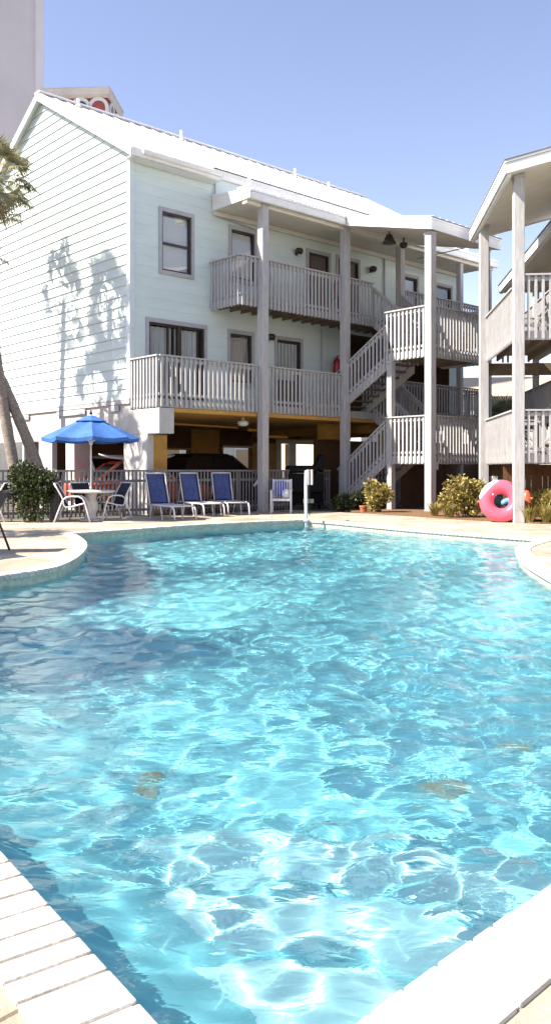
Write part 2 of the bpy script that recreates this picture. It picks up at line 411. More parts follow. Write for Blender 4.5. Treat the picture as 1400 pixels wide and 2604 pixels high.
# water surface: a real rippled sheet
def make_water():
    rng = random.Random(5); ws = []
    NW = 44
    for i in range(NW):
        lam = .28 * (.56 / .28) ** (i / (NW - 1)); a = rng.uniform(-PI, PI); k = 2 * PI / lam
        ws.append((k * math.cos(a), k * math.sin(a), rng.uniform(0, 6.28), WAVE * lam ** 1.0 * rng.uniform(.5, 1)))
    ys = [1.5]
    while ys[-1] < 21.7: ys.append(ys[-1] + max(.009, .0036 * ys[-1]))
    Sg, Y = np.meshgrid(np.linspace(-1, 1, 560), np.array(ys))
    X = Sg * np.minimum(5.2, 1.3 + 1.05 * (Y - 1.5)); Z = np.full_like(X, WATER)
    # gusts: patches of livelier and calmer water
    amp = 1 + .45 * np.sin(.8 * X + .5 * Y + 1) * np.sin(.45 * Y - .6 * X + 2) + .25 * np.sin(1.7 * X - 1.1 * Y)
    amp = amp * (1 + NEARW * np.clip((5.5 - Y) / 2.5, 0, 1))
    for kx, ky, p, a in ws: Z += amp * a * np.sin(kx * X + ky * Y + p)
    near = np.clip((5.6 - Y) / 2.4, 0, 1) * (.75 + .5 * np.sin(2.1 * X + 1.3 * Y) * np.sin(1.7 * Y - X))
    for i in range(34):
        lam = .155 * (.25 / .155) ** (i / 33); a = rng.uniform(-PI, PI); k = 2 * PI / lam
        Z += near * RIP * lam * rng.uniform(.5, 1) * np.sin(k * math.cos(a) * X + k * math.sin(a) * Y + rng.uniform(0, 6.28))
    V = np.stack([X.ravel(), Y.ravel(), Z.ravel()], 1)
    ny, nx = X.shape
    IN = np.zeros((ny, nx), bool)
    P = offset_loop(OUT, .11); px = X; py = Y
    j = len(P) - 1
    for i in range(len(P)):
        ax, ay, bx, by = P[i].x, P[i].y, P[j].x, P[j].y
        if ay != by:
            c = ((ay > py) != (by > py)) & (px < (bx - ax) * (py - ay) / (by - ay) + ax)
            IN ^= c
        j = i
    idx = np.arange(ny * nx).reshape(ny, nx)
    keep = IN[:-1, :-1] & IN[1:, :-1] & IN[:-1, 1:] & IN[1:, 1:]
    F = np.stack([idx[:-1, :-1][keep], idx[:-1, 1:][keep], idx[1:, 1:][keep], idx[1:, :-1][keep]], 1)
    used = np.unique(F); remap = np.zeros(ny * nx, int); remap[used] = np.arange(len(used))
    me = bpy.data.meshes.new('pool_water'); me.from_pydata(V[used].tolist(), [], remap[F].tolist())
    me.materials.append(water_m); me.polygons.foreach_set('use_smooth', [True] * len(me.polygons)); me.update()
    o = bpy.data.objects.new('pool_water', me); COL.objects.link(o); o['kind'] = 'structure'
    o.cycles.is_caustics_caster = True
WAVE = .0049; NEARW = -.5; RIP = .0062
make_water()
# floor drains seen through the water
dr = MB(); dr.lathe([(.085, 0), (.085, .02), (.06, .03), (.0, .034)], n=18)
for k in range(8):
    a = k * PI / 4; dr.box(-.01 + .045 * math.cos(a), .01 + .045 * math.cos(a), .045 * math.sin(a) - .012, .045 * math.sin(a) + .012, .025, .038)
olive_m = mat('olive_grate', (.58, .66, .46), .7, .2, 8)
d0 = None
for (x, y, lab) in ((-.72, 4.75, 'olive floor drain on the pool bottom, left of the other two'), (.92, 4.7, 'olive floor drain on the pool bottom, middle of the three'), (1.55, 5.45, 'olive floor drain on the pool bottom, farthest right and deepest in the pool')):
    o = dr.build('pool_drain', olive_m, loc=(x, y, depth(x, y) + .002)) if d0 is None else d0.copy()
    if d0 is not None: COL.objects.link(o); o.location = (x, y, depth(x, y) + .002)
    d0 = d0 or o
    tag(o, lab, 'drain', 'pool floor drains')

# ------------------------------------------------------------------ main apartment building (local x along the facade, y inward, z up)
CX, CY = -4.173, 24.279
ANG = math.atan2(.672, .740)
def loc2w(u, v):  # facade coordinate u, distance v in front of the facade -> world
    return (CX + u * math.cos(ANG) + v * math.sin(ANG), CY + u * math.sin(ANG) - v * math.cos(ANG))
B = thing('apartment_building', 'long pale green sided apartment block with white metal roof, balconies and open parking below', 'apartment building', (CX, CY, 0), ANG)
LEN, DEP, RIDGE, EAVE, SB = 15.72, 10.6, 13.71, 10.57, 3.33
fac = lambda s, z, o: (s, -o, z)
gab = lambda s, z, o: (-o, s, z)

def siding(mb, pt, z0, z1, span, openings=(), step=.30, lip=.024, flip=False):
    """lapped boards: span(z) -> (s0, s1); openings (s0, s1, z0, z1)"""
    cuts = {z0, z1}; z = z0
    while z < z1: cuts.add(round(z, 4)); z += step
    base = sorted(cuts)
    for o in openings: cuts |= {o[2], o[3]}
    cs = sorted(c for c in cuts if z0 <= c <= z1)
    def off(z):
        k = max(b for b in base if b <= z + 1e-6); return lip * (1 - (z - k) / step)
    for a, c in zip(cs[:-1], cs[1:]):
        if c - a < 1e-4: continue
        oa = off(a); oc = off(c - 1e-5); oc = max(0, oc)
        sa, sb = span(a); sc, sd = span(c)
        iv = [(0.0, 1.0)] if True else None
        mid = (a + c) / 2
        blocks = sorted((o[0], o[1]) for o in openings if o[2] < mid < o[3])
        segs = []; cur = sa
        for x0, x1 in blocks:
            segs.append((cur, x0, None)); cur = x1
        segs.append((cur, sb, None))
        for x0, x1, _ in segs:
            t0 = sc if x0 == sa else x0; t1 = sd if x1 == sb else x1
            p = [pt(x0, a, oa), pt(x1, a, oa), pt(t1, c, oc), pt(t0, c, oc)]
            if flip: p.reverse()
            mb.quad(*p)
            if any(abs(a - q) < 1e-4 for q in base) and a > z0 + 1e-3:
                p = [pt(x0, a, 0), pt(x1, a, 0), pt(x1, a, oa), pt(x0, a, oa)]
                if flip: p.reverse()
                mb.quad(*p)

#          s0    s1    z0    z1   kind
WINS = [(1.06, 2.18, 7.18, 8.97, 'hung'), (3.70, 4.72, 7.35, 8.94, 'half'), (.60, 2.68, 3.38, 5.64, 'slider'), (3.66, 4.60, 4.05, 5.63, 'taupe'),
        (5.66, 6.80, 3.38, 5.64, 'vert'), (7.13, 8.16, 6.60, 8.80, 'door'), (8.60, 9.70, 6.60, 8.83, 'door'),
        (12.3, 13.1, 7.4, 8.75, 'half'), (14.3, 15.3, 7.3, 8.7, 'taupe')]
PASSAGE = (9.0, 15.2, 3.34, 6.18)     # open breezeway behind the stairs
mb = MB()
siding(mb, fac, SB, EAVE, lambda z: (0, LEN), [w[:4] for w in WINS] + [PASSAGE], lip=.009)
mb.build('facade_wall', siding_m, B)
mb = MB(); sl = (RIDGE - EAVE) / (DEP / 2)
def gspan(z):
    return (0, DEP) if z <= EAVE else ((z - EAVE) / sl, DEP - (z - EAVE) / sl)
siding(mb, gab, SB, RIDGE - .02, gspan, [], lip=.036, flip=True)
siding(mb, lambda s, z, o: (LEN + o, s, z), SB, RIDGE - .02, gspan, [])
mb.quad((0, DEP, SB), (LEN, DEP, SB), (LEN, DEP, EAVE), (0, DEP, EAVE))
mb.build('gable_wall', siding_m, B)
mb = MB(); a, c, e, g = PASSAGE
mb.box(a - .1, a, .03, 2.6, e - .05, g + .05); mb.box(c, c + .1, .03, 2.6, e - .05, g + .05); mb.box(a, c, 2.5, 2.6, e - .05, g + .05)
u = a + .05
while u < c - .1: mb.box(u, u + .19, 2.46, 2.498, e, g); u += .2
mb.build('breezeway_wall', brown_m, B)
mb = MB(); mb.box(a, c, .03, 2.45, e - .06, e - .02); mb.box(a, c, .03, 2.45, g + .0, g + .04); mb.build('breezeway_floor', deckwood_m, B)
for u0 in (10.4, 13.2):
    mb = MB(); mb.box(u0, u0 + .95, 2.40, 2.455, e, e + 2.05); mb.build('door', door_m, B)
# corner boards
mb = MB(); mb.box(-.045, .11, -.045, 0.0, SB, EAVE - .05); mb.box(-.045, 0.0, 0.0, .12, SB, EAVE - .02)
mb.build('corner_board', mat('pale_corner_board', (.60, .66, .68), .6, .06, 4), B)
mb = MB(); mb.box(-.04, .02, -.02, DEP, SB - .14, SB - .005); mb.build('base_board', pier_m, B)
mb = MB(); mb.box(-.05, -.028, -.0, DEP, SB - .03, SB - .006); mb.build('drip_strip', trim_m, B)

def window(s0, s1, z0, z1, kind, parent, pt=fac):
    f = MB(); t = .10
    def bx(a, c, o0, o1, e, g):
        P = [pt(a, e, o0), pt(c, e, o0), pt(c, e, o1), pt(a, e, o1), pt(a, g, o0), pt(c, g, o0), pt(c, g, o1), pt(a, g, o1)]
        f.hexa(P)
    o1 = .05
    bx(s0 - t + .02, s0 + .02, -.02, o1, z0 - t, z1 + t); bx(s1 - .02, s1 + t - .02, -.02, o1, z0 - t, z1 + t)
    bx(s0 + .02, s1 - .02, -.02, o1 - .003, z1 - .02, z1 + t); bx(s0 + .02, s1 - .02, -.02, o1 + .01, z0 - t, z0 + .02)
    w = f.build('window' if kind != 'door' else 'door', trim_m, parent)
    f = MB(); q = .055; a, c, e, g = s0 + .02, s1 - .02, z0 + .02, z1 - .02
    bx(a, a + q, -.10, .0, e, g); bx(c - q, c, -.10, .0, e, g); bx(a + q, c - q, -.10, -.002, g - q, g); bx(a + q, c - q, -.10, -.002, e, e + q)
    if kind in ('hung', 'half', 'vert', 'taupe') and kind == 'hung':
        m = e + (g - e) * .47; bx(a + q, c - q, -.09, -.01, m - .03, m + .03)
    if kind == 'vert': bx(a + q, c - q, -.09, -.008, e + q, e + (g - e) * .40)
    if kind == 'slider':
        m = (a + c) / 2 + .1; bx(m - .07, m + .07, -.09, -.006, e + q, g - q); bx(m - .42, m - .37, -.092, -.02, e + q, g - q)
    f.build('sash', bronze_m, w)
    if kind == 'door':
        f = MB(); bx(a + q, c - q, -.095, -.05, e + q, g - q)
        for k in range(2):
            h = (g - e) / 2; bx(a + .16, c - .16, -.052, -.035, e + .15 + k * h, e + h - .08 + k * h)
        d = f.build('door_panel', door_m, w)
        f = MB(); f.lathe([(.0, 0), (.035, .01), (.035, .05), (0, .06)], n=10)
        h = f.build('handle', steel_m, w); h.rotation_euler = (PI / 2, 0, 0); h.location = pt(c - .13, (e + g) / 2 - .1, -.03)
        return
    f = MB(); f.quad(pt(a + q, e + q, -.045), pt(c - q, e + q, -.045), pt(c - q, g - q, -.045), pt(a + q, g - q, -.045)); f.build('pane', pane_m, w)
    if kind in ('hung', 'half', 'taupe'):
        f = MB(); z = e + q
        zz = z if kind != 'half' else z + (g - e) * .02
        n = int((g - q - zz) / .05)
        for k in range(n):
            bx(a + q + .01, c - q - .01, -.135, -.115, zz + k * .05, zz + k * .05 + .048)
        f.build('blind', taupe_m if kind == 'taupe' else blind_m, w)
    if kind == 'vert':
        f = MB(); x = a + q + .01
        while x < c - q - .02:
            bx(x, x + .05, -.14 + .02 * math.sin(x * 40), -.125 + .02 * math.sin(x * 40), e + q, g - q - .02); x += .052
        f.build('blind', blind_m, w)
    if kind == 'slider':
        for x0, x1 in ((a + .15, a + .95), (a + 1.02, a + 1.25), (c - .92, c - .18)):
            f = MB(); n = int((x1 - x0) / .02)
            for k in range(n):
                xa, xb = x0 + k * .02, x0 + k * .02 + .02
                ya, yb = -.16 + .025 * math.sin(xa * 31), -.16 + .025 * math.sin(xb * 31)
                f.quad(pt(xa, e + .06, ya), pt(xb, e + .06, yb), pt(xb, g - .09, yb), pt(xa, g - .09, ya))
            f.build('curtain', curtain_m, w)
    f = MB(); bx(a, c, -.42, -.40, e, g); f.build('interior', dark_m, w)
for w in WINS: window(*w, B)

# roof
mb = MB(); OV = .2; X0, X1 = -.22, LEN + .22
def roof_slab(y0, z0, y1, z1, xa, xb, th=.10):
    mb.hexa([(xa, y0, z0), (xb, y0, z0), (xb, y1, z1), (xa, y1, z1), (xa, y0, z0 + th), (xb, y0, z0 + th), (xb, y1, z1 + th), (xa, y1, z1 + th)])
def seams(xa, xb, y0, z0, y1, z1, th=.10, step=.46):
    x = xa + .06
    while x < xb:
        mb.bar((x, y0, z0 + th + .017), (x, y1, z1 + th + .017), .03, .034); x += step
EV2 = .05
roof_slab(-.42, EAVE - .42 * sl, DEP / 2, RIDGE, X0, 2.95); seams(X0, 2.95, -.42, EAVE - .42 * sl, DEP / 2, RIDGE)
roof_slab(-EV2, EAVE - EV2 * sl, DEP / 2, RIDGE, 2.951, X1); seams(3.2, X1, -EV2, EAVE - EV2 * sl, DEP / 2, RIDGE)
roof_slab(DEP + .3, EAVE - .3 * sl, DEP / 2 + .001, RIDGE, X0, X1); seams(X0, X1, DEP + .3, EAVE - .3 * sl, DEP / 2, RIDGE)
mb.bar((X0 - .02, DEP / 2, RIDGE + .11), (X1 + .02, DEP / 2, RIDGE + .11), .36, .05)
rf = mb.build('roof', roof_m, B)
for (x, v, h) in ((1.1, -4.95, .28), (5.35, -4.9, .36), (11.0, -4.7, .36), (12.6, -4.3, .3)):
    f = MB(); zz = EAVE + (-v) * sl + .1; f.tube([(x, -v, zz - .1), (x, -v, zz + h)], .055, 10); f.lathe([(.13, zz - .02), (.07, zz + .09)], x, -v, 12)
    f.build('vent_pipe', white_m, rf)
# rake boards on the gable, eave fascia and gutter
for (ya, za, yb, zb) in ((-.42, EAVE - .42 * sl, DEP / 2, RIDGE), (DEP + .3, EAVE - .3 * sl, DEP / 2, RIDGE)):
    for xx in (X0 - .03, X1):
        mb = MB(); mb.hexa([(xx, ya, za - .16), (xx + .03, ya, za - .16), (xx + .03, yb, zb - .16), (xx, yb, zb - .16), (xx, ya, za + .10), (xx + .03, ya, za + .10), (xx + .03, yb, zb + .10), (xx, yb, zb + .10)])
        mb.build('rake_board', white_m, B)
mb = MB(); zE = EAVE - .42 * sl
mb.box(X0 + .01, 2.95, -.445, -.421, zE - .15, zE + .085); mb.box(X0 + .01, 2.95, -.40, -.03, zE - .17, zE - .15)
mb.build('eave_fascia', white_m, B)
mb = MB()
prof = [(-.447, zE - .06), (-.53, zE - .06), (-.57, zE - .01), (-.57, zE + .06)]
for (ya, za), (yb, zb) in zip(prof[:-1], prof[1:]):
    mb.quad((.1, ya, za), (2.98, ya, za), (2.98, yb, zb), (.1, yb, zb)); mb.quad((.1, yb + .008, zb + .008), (2.98, yb + .008, zb + .008), (2.98, ya + .008, za + .008), (.1, ya + .008, za + .008))
for xx in (.1, 2.98): mb.prism([(xx - .004, -.57), (xx + .004, -.57), (xx + .004, -.447), (xx - .004, -.447)], zE - .06, zE + .06)
mb.build('gutter', white_m, B)
mb = MB(); mb.box(2.96, X1 - .02, -.085, -.055, EAVE - .20, EAVE - .03); mb.build('upper_fascia', white_m, B)
mb = MB(); mb.box(2.96, X1 - .02, -.125, -.052, EAVE + .075, EAVE + .10); mb.build('drip_edge', roofedge_m, B)
mb = MB(); mb.tube([(4.2, -.35, 9.7), (4.2, -.35, 10.95)], .06, 10); mb.build('vent_pipe', white_m, B)
mb = MB(); mb.tube([(3.05, -.06, 10.3), (3.05, -.06, 9.72), (3.02, -.10, 9.45), (3.1, -.06, 9.2), (5.2, -.06, 9.03), (5.25, -.06, 9.0), (5.25, -.06, 6.3)], .022, 8); mb.build('conduit', trim_m, B)
mb = MB(); mb.tube([(7.75, -.06, 6.2), (7.75, -.06, 3.3)], .022, 8); mb.build('conduit', trim_m, B); mb = MB(); mb.tube([(11.1, -.06, 9.3), (11.1, -.06, 6.4)], .03, 8); mb.build('conduit', trim_m, B)
# dark attic vent slots under the siding
for s0, s1 in ((2.5, 4.3), (6.3, 7.3), (.55, 1.1)):
    mb = MB(); mb.box(-.046, -.03, s0, s1, SB - .33, SB - .16); mb.build('vent_slot', trim_m, B)

# balconies
DV = 1.45
def railing(mb, p0, p1, zb0, zt0, zb1, zt1, out, step=.165, w=.062, t=.036, cap=.13):
    """boards from zb to zt along p0->p1 (u,v); out: unit outward (u,v)"""
    p0 = Vector(p0); p1 = Vector(p1); Ln = (p1 - p0).length; d = (p1 - p0) / Ln; o = Vector(out)
    n = max(1, int(Ln / step))
    for k in range(n + 1):
        s = (k + .5) * Ln / (n + 1); f = s / Ln
        c = p0 + d * s; zb = zb0 + (zb1 - zb0) * f; zt = zt0 + (zt1 - zt0) * f
        ww = w * random.uniform(.92, 1.02); a = c - d * ww / 2 + o * .004; e = c + d * ww / 2 + o * .004; g = e + o * t; h = a + o * t
        zb += random.uniform(-.006, .006)
        mb.hexa([(a.x, -a.y, zb), (e.x, -e.y, zb), (g.x, -g.y, zb + .035), (h.x, -h.y, zb + .035), (a.x, -a.y, zt - .04), (e.x, -e.y, zt - .04), (g.x, -g.y, zt - .04), (h.x, -h.y, zt - .04)])
    q0 = p0 + o * .01; q1 = p1 + o * .01
    mb.bar((q0.x, -q0.y, zt0 - .018), (q1.x, -q1.y, zt1 - .018), cap, .04)
    q0 = p0 - o * .022; q1 = p1 - o * .022
    mb.bar((q0.x, -q0.y, zt0 - .12), (q1.x, -q1.y, zt1 - .12), .036, .09)
    mb.bar((q0.x, -q0.y, zb0 + .36), (q1.x, -q1.y, zb1 + .36), .036, .07)

def rails(parent, *runs, **k):
    for r in runs:
        mb = MB(); railing(mb, *r, **k); mb.build('railing', wood_m, parent)
def deck(parent, u0, u1, v0, v1, zt, rim=.24, name='balcony_floor'):
    mb = MB()
    n = int((v1 - v0) / .14)
    for k in range(n):
        mb.box(u0 + .01, u1 - .01, -(v0 + (k + .96) * (v1 - v0) / n), -(v0 + k * (v1 - v0) / n), zt - .035, zt)
    u = u0 + .3
    while u < u1 - .1:
        mb.box(u - .02, u + .02, -(v1 - .06), -(v0 + .03), zt - rim + .02, zt - .036); u += .45
    f = mb.build(name, deckwood_m, parent)
    mb = MB()
    mb.box(u0, u1, -v1, -(v1 - .045), zt - rim, zt + .002); mb.box(u0, u0 + .045, -(v1 - .046), -v0, zt - rim, zt + .002); mb.box(u1 - .045, u1, -(v1 - .046), -v0, zt - rim, zt + .002)
    mb.build('rim_board', wood_m, f)
    return f
# first-floor balcony
f = deck(B, .0, LEN + .2, .03, DV - .03, 3.26, .24)
rails(f, ((.0, .05), (.0, DV), 3.02, 4.46, 3.02, 4.46, (-1, 0)), ((0, DV), (7.22, DV), 3.02, 4.46, 3.02, 4.46, (0, 1)),
      ((10.35, DV), (LEN + .2, DV), 3.02, 4.46, 3.02, 4.46, (0, 1)), ((LEN + .2, DV), (LEN + .2, .05), 3.02, 4.46, 3.02, 4.46, (1, 0)))
# second-floor balcony
f = deck(B, 2.9, LEN + .2, .03, DV - .03, 6.46, .22)
rails(f, ((2.9, .05), (2.9, DV), 6.2, 7.72, 6.2, 7.72, (-1, 0)), ((2.9, DV), (8.86, DV), 6.2, 7.72, 6.2, 7.72, (0, 1)),
      ((10.35, DV), (LEN + .2, DV), 6.2, 7.72, 6.2, 7.72, (0, 1)), ((LEN + .2, DV), (LEN + .2, .05), 6.2, 7.72, 6.2, 7.72, (1, 0)))
# posts
def post(u, v, z1, w=.25, z0=0):
    m = MB(); h = w / 2
    m.box(u - h, u + h, -v - h, -v + h, z0, z1)
    p = m.build('post', wood_m, B, bevel=.012)
    m = MB(); m.box(u - h - .02, u + h + .02, -v - h - .02, -v + h + .02, z1 - .09, z1 - .02); m.build('post_bracket', trim_m, p)
    m = MB(); m.box(u - h - .012, u + h + .012, -v - h - .012, -v + h + .012, 0, .06); m.build('post_base', trim_m, p)
post(3.72, DV + .10, 9.36); post(7.35, DV + .10, 9.36); post(10.35, DV - .02, 9.36, .24); post(LEN + .05, DV, 9.36, .24); post(13.9, DV, 9.36, .2)

# porch roof over the upper balcony
mb = MB(); pv = DV + .42; zw, zf = 9.78, 9.52
def proof(u0, u1, v0, v1, za, zb, th=.06, step=.35):
    mb.hexa([(u0, -v1, zb), (u1, -v1, zb), (u1, -v0, za), (u0, -v0, za), (u0, -v1, zb + th), (u1, -v1, zb + th), (u1, -v0, za + th), (u0, -v0, za + th)])
    u = u0 + .1
    while u < u1 - .05:
        mb.bar((u, -v1, zb + th + .012), (u, -v0, za + th + .012), .05, .024); u += step
proof(2.95, X1, .03, pv, zw, zf)
pr = mb.build('porch_roof', roof_m, B)
mb = MB(); mb.hexa([(3.0, -(pv - .05), zf - .17), (X1 - .05, -(pv - .05), zf - .17), (X1 - .05, -.03, zf - .16), (3.0, -.03, zf - .16), (3.0, -(pv - .05), zf - .15), (X1 - .05, -(pv - .05), zf - .15), (X1 - .05, -.03, zf - .14), (3.0, -.03, zf - .14)])
mb.box(3.0, X1 - .05, -(DV + .18), -(DV - .02), zf - .30, zf - .172)
mb.box(3.0, X1 - .05, -.10, -.028, zf - .32, zf - .172)
mb.build('soffit', soffit_m, pr)
mb = MB(); mb.box(2.97, X1 - .02, -(pv - .02), -(pv - .05), zf - .19, zf - .003); mb.box(2.99, X1 - .04, -pv + .03, -(pv - .12), zf - .215, zf - .175)
mb.hexa([(2.96, -(pv - .02), zf - .19), (2.999, -(pv - .02), zf - .19), (2.999, -.03, zf - .19), (2.96, -.03, zf - .19), (2.96, -(pv - .02), zf - .003), (2.999, -(pv - .02), zf - .003), (2.999, -.03, zw - .003), (2.96, -.03, zw - .003)])
mb.build('fascia', white_m, pr)
mb = MB()   # corrugated edge along part of the front
u = 5.2
while u < 7.05:
    mb.tube([(u, -(pv + .02), zf + .05), (u, -(pv - .7), zf + .05 + .7 * (zw - zf) / pv)], .045, 8); u += .15
u = 11.0
while u < 14.6:
    mb.tube([(u, -(pv + .02), zf + .05), (u, -(pv - .7), zf + .05 + .7 * (zw - zf) / pv)], .045, 8); u += .15
mb.build('corrugated_edge', roof_m, pr)
mb = MB(); mb.box(3.05, 4.1, -(pv - .3), -(pv - .75), zf + .09, zf + .27); mb.build('ridge_flashing', roof_m, pr)

# stair tower in front of the balconies
TU0, TU1, TV = 7.35, 10.25, 5.05
def tower_roof():
    mb = MB(); u0, u1 = 7.05, 10.75; v0, v1 = DV + .43, 5.33; za, zb = 9.50, 8.74
    def pl(v): return za + (zb - za) * (v - v0) / (v1 - v0)
    mb.hexa([(u0, -v1, zb), (u1, -v1, zb), (u1, -v0, za), (u0, -v0, za), (u0, -v1, zb + .08), (u1, -v1, zb + .08), (u1, -v0, za + .08), (u0, -v0, za + .08)])
    u = u0 + .1
    while u < u1:
        mb.bar((u, -v1, zb + .095), (u, -v0, za + .095), .05, .03); u += .34
    r = mb.build('stair_roof', roof_m, B)
    mb = MB()
    mb.hexa([(u0 + .06, -(v1 - .06), zb - .27), (u1 - .06, -(v1 - .06), zb - .27), (u1 - .06, -v0, za - .2), (u0 + .06, -v0, za - .2), (u0 + .06, -(v1 - .06), zb - .24), (u1 - .06, -(v1 - .06), zb - .24), (u1 - .06, -v0, za - .17), (u0 + .06, -v0, za - .17)])
    mb.build('soffit', soffit_m, r)
    mb = MB()
    mb.box(u0 + .02, u1 - .02, -(v1 - .02), -(v1 - .058), zb - .29, zb - .002)
    for x in (u0 + .02, u1 - .058):
        mb.hexa([(x, -(v1 - .059), zb - .29), (x + .038, -(v1 - .059), zb - .29), (x + .038, -v0, za - .22), (x, -v0, za - .22), (x, -(v1 - .059), zb - .002), (x + .038, -(v1 - .059), zb - .002), (x + .038, -v0, za - .002), (x, -v0, za - .002)])
    mb.build('fascia', white_m, r)
    mb = MB(); mb.box(u0 - .01, u1 + .01, -(v1 + .012), -(v1 - .03), zb + .05, zb + .085); mb.box(u1 - .03, u1 + .012, -(v1 - .031), -v0, zb + .05, zb + .07)
    mb.build('drip_edge', roofedge_m, r)
tower_roof()
post(TU0, TV, 8.46); post(TU1, TV, 8.46, .22)
def landing(zt, zr, name='landing'):
    f = deck(B, TU0 - .05, TU1 + .05, 3.35, TV - .02, zt, .24, name)
    zb = zt - .25
    rails(f, ((TU0 - .05, 3.35), (TU0 - .05, TV - .12), zb, zr, zb, zr, (-1, 0)), ((TU0 + .13, TV), (TU1 - .1, TV), zb, zr, zb, zr, (0, 1)), ((TU1 + .05, TV - .1), (TU1 + .05, 3.35), zb, zr, zb, zr, (1, 0)))
    return f
landing(4.94, 6.26); landing(1.70, 2.94)
def flight(u0, u1, va, za, vb, zb, sides, parent=None, name='stair_flight'):
    """from (va, za) to (vb, zb); treads and stringers; sides = u positions that carry a rail"""
    n = max(3, round(abs(zb - za) / .185)); mb = MB()
    for k in range(n):
        f0, f1 = k / n, (k + 1) / n; v0 = va + (vb - va) * f0; v1 = va + (vb - va) * f1; z = za + (zb - za) * (f1 if zb > za else f0)
        mb.box(u0 + .05, u1 - .05, -v0, -v1, z - .04, z)
    f = mb.build(name, deckwood_m, parent or B)
    for u in (u0, u1 - .05):
        mb = MB(); mb.hexa([(u, -va, za - .25), (u + .05, -va, za - .25), (u + .05, -vb, zb - .25), (u, -vb, zb - .25), (u, -va, za + .06), (u + .05, -va, za + .06), (u + .05, -vb, zb + .06), (u, -vb, zb + .06)])
        mb.build('stringer', wood_m, f)
    for u, s in sides: rails(f, ((u, va), (u, vb), za - .20, za + 1.15, zb - .20, zb + 1.15, (s, 0)), step=.16)
flight(TU0, 8.75, 1.25, 0.15, 3.35, 1.70, ((TU0, -1), (8.75, 1)))
flight(TU0, 8.75, 1.0, 3.26, 3.35, 4.70, ((TU0, -1), (8.75, 1)))
flight(8.9, TU1, 3.35, 1.70, 1.40, 3.26, ((8.9, -1), (TU1, 1)))
flight(8.9, TU1, 3.35, 4.94, 1.40, 6.46, ((8.9, -1), (TU1, 1)))
post(TU0 + .02, 3.50, 4.72, .2)
# small white meter box with its conduit on the stair post
mb = MB(); mb.box(TU0 + .14, TU0 + .32, -TV - .06, -TV + .05, 1.28, 1.52); mb.tube([(TU0 + .22, -TV, 1.28), (TU0 + .22, -TV, 0.02)], .028, 8); mb.build('meter_box', pier_m, B)

# ground floor parking
mb = MB(); mb.box(.31, LEN, -DV + .04, DEP, 2.90, 3.01); mb.build('parking_ceiling', ochre_m, B)
for u in (9.9, 12.6):
    mb = MB(); mb.box(u - .14, u + .14, -.6, 5.99, 2.6, 2.898); mb.build('ceiling_beam', ochre_m, B)
mb = MB(); mb.box(.02, .30, .02, DEP, 2.24, 3.19); mb.build('gable_beam', pier_m, B)
mb = MB(); mb.box(0.012, .51, -DV, .018, 2.29, 3.0); mb.build('cantilever_beam', pier_m, B, bevel=.01)
for (v0, v1, ub) in ((-.36, .87, .22), (-3.82, -3.26, .58), (-6.9, -6.76, .6), (-5.67, -4.73, .2), (-10.5, -9.9, .4)):
    mb = MB(); mb.box(.015, ub, -v1, -v0, 0, 2.238 if v1 < .5 else 2.286); mb.build('pier', pier_m, B, bevel=.01)
mb = MB(); mb.box(.24, .9, -.55, -.35, 0, 2.28); mb.build('pier', ochre_m, B)
for u in (11.0, 15.4):
    mb = MB(); mb.box(u - .18, u + .18, -.25, .11, 0, 2.9); mb.build('pier', ochre_m, B)
def bx(mb, u0, u1, v0, v1, z0, z1): mb.box(u0, u1, -v1, -v0, z0, z1)
WV = -6.0
mb = MB()
for (u0, u1, z0, z1) in ((.3, 4.0, 0, 2.9), (4.0, 6.5, 0, 1.45), (4.0, 6.5, 2.05, 2.9), (6.5, 8.2, 0, 2.9), (8.2, 9.7, 2.2, 2.9), (9.7, 11.3, 0, 2.9), (11.3, 14.4, 2.48, 2.9), (14.4, LEN, 0, 2.9)):
    bx(mb, u0, u1, WV - .18, WV, z0, z1)
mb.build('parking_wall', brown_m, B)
mb = MB(); bx(mb, 6.6, 8.0, WV + .003, WV + .04, .1, 2.88); bx(mb, 9.75, 11.15, WV + .003, WV + .05, .1, 2.4); bx(mb, 14.56, LEN - .01, WV + .003, WV + .05, .1, 2.88); bx(mb, 9.75, LEN - .01, WV + .001, WV + .055, 2.62, 2.88); mb.build('ochre_panel', ochre_m, B)
mb = MB(); bx(mb, 11.1, 14.55, WV - .2, WV + .06, 2.4, 2.6); bx(mb, 11.1, 11.38, WV - .2, WV + .06, 0, 2.4); bx(mb, 14.35, 14.55, WV - .2, WV + .06, 0, 2.4)
bx(mb, 12.1, 12.5, WV - .5, WV - .2, 0, 2.4); bx(mb, 8.15, 8.2, WV - .2, WV + .06, 0, 2.25); bx(mb, 8.15, 9.75, WV - .2, WV + .06, 2.18, 2.26)
mb.build('door_frame', cream_m, B)
mb = MB(); bx(mb, 3.9, 6.6, WV, WV + .05, 2.05, 2.12); bx(mb, 5.4, 6.6, WV, WV + .05, 1.40, 1.46); mb.build('wall_trim', ochre_m, B)
mb = MB(); mb.tube([(5.2, .9, 2.62), (5.8, .9, 2.62), (5.8, .9, 2.42), (7.0, .9, 2.42)], .05, 8); mb.build('drain_pipe', ochre_m, B); mb = MB(); mb.tube([(.6, .6, 2.72), (5.0, 1.2, 2.7)], .035, 8); mb.build('drain_pipe', ochre_m, B)
# round ceiling light under the balcony
mb = MB(); mb.lathe([(.06, 2.90), (.06, 2.80), (.17, 2.78), (.18, 2.70), (.12, 2.64), (0, 2.62)], 3.6, -.75, 18); mb.build('ceiling_light', white_m, B, smooth=True)
# tan utility box by the stair
mb = MB(); bx(mb, 8.0, 9.2, -.4, .1, 2.35, 2.89); mb.build('duct_box', ochre_m, B)
mb = MB(); bx(mb, 7.9, LEN, -.50, -.42, 0, 2.34); mb.build('bay_shade_wall', brown_m, B)  # dark sheet across the bays, put in for their shade

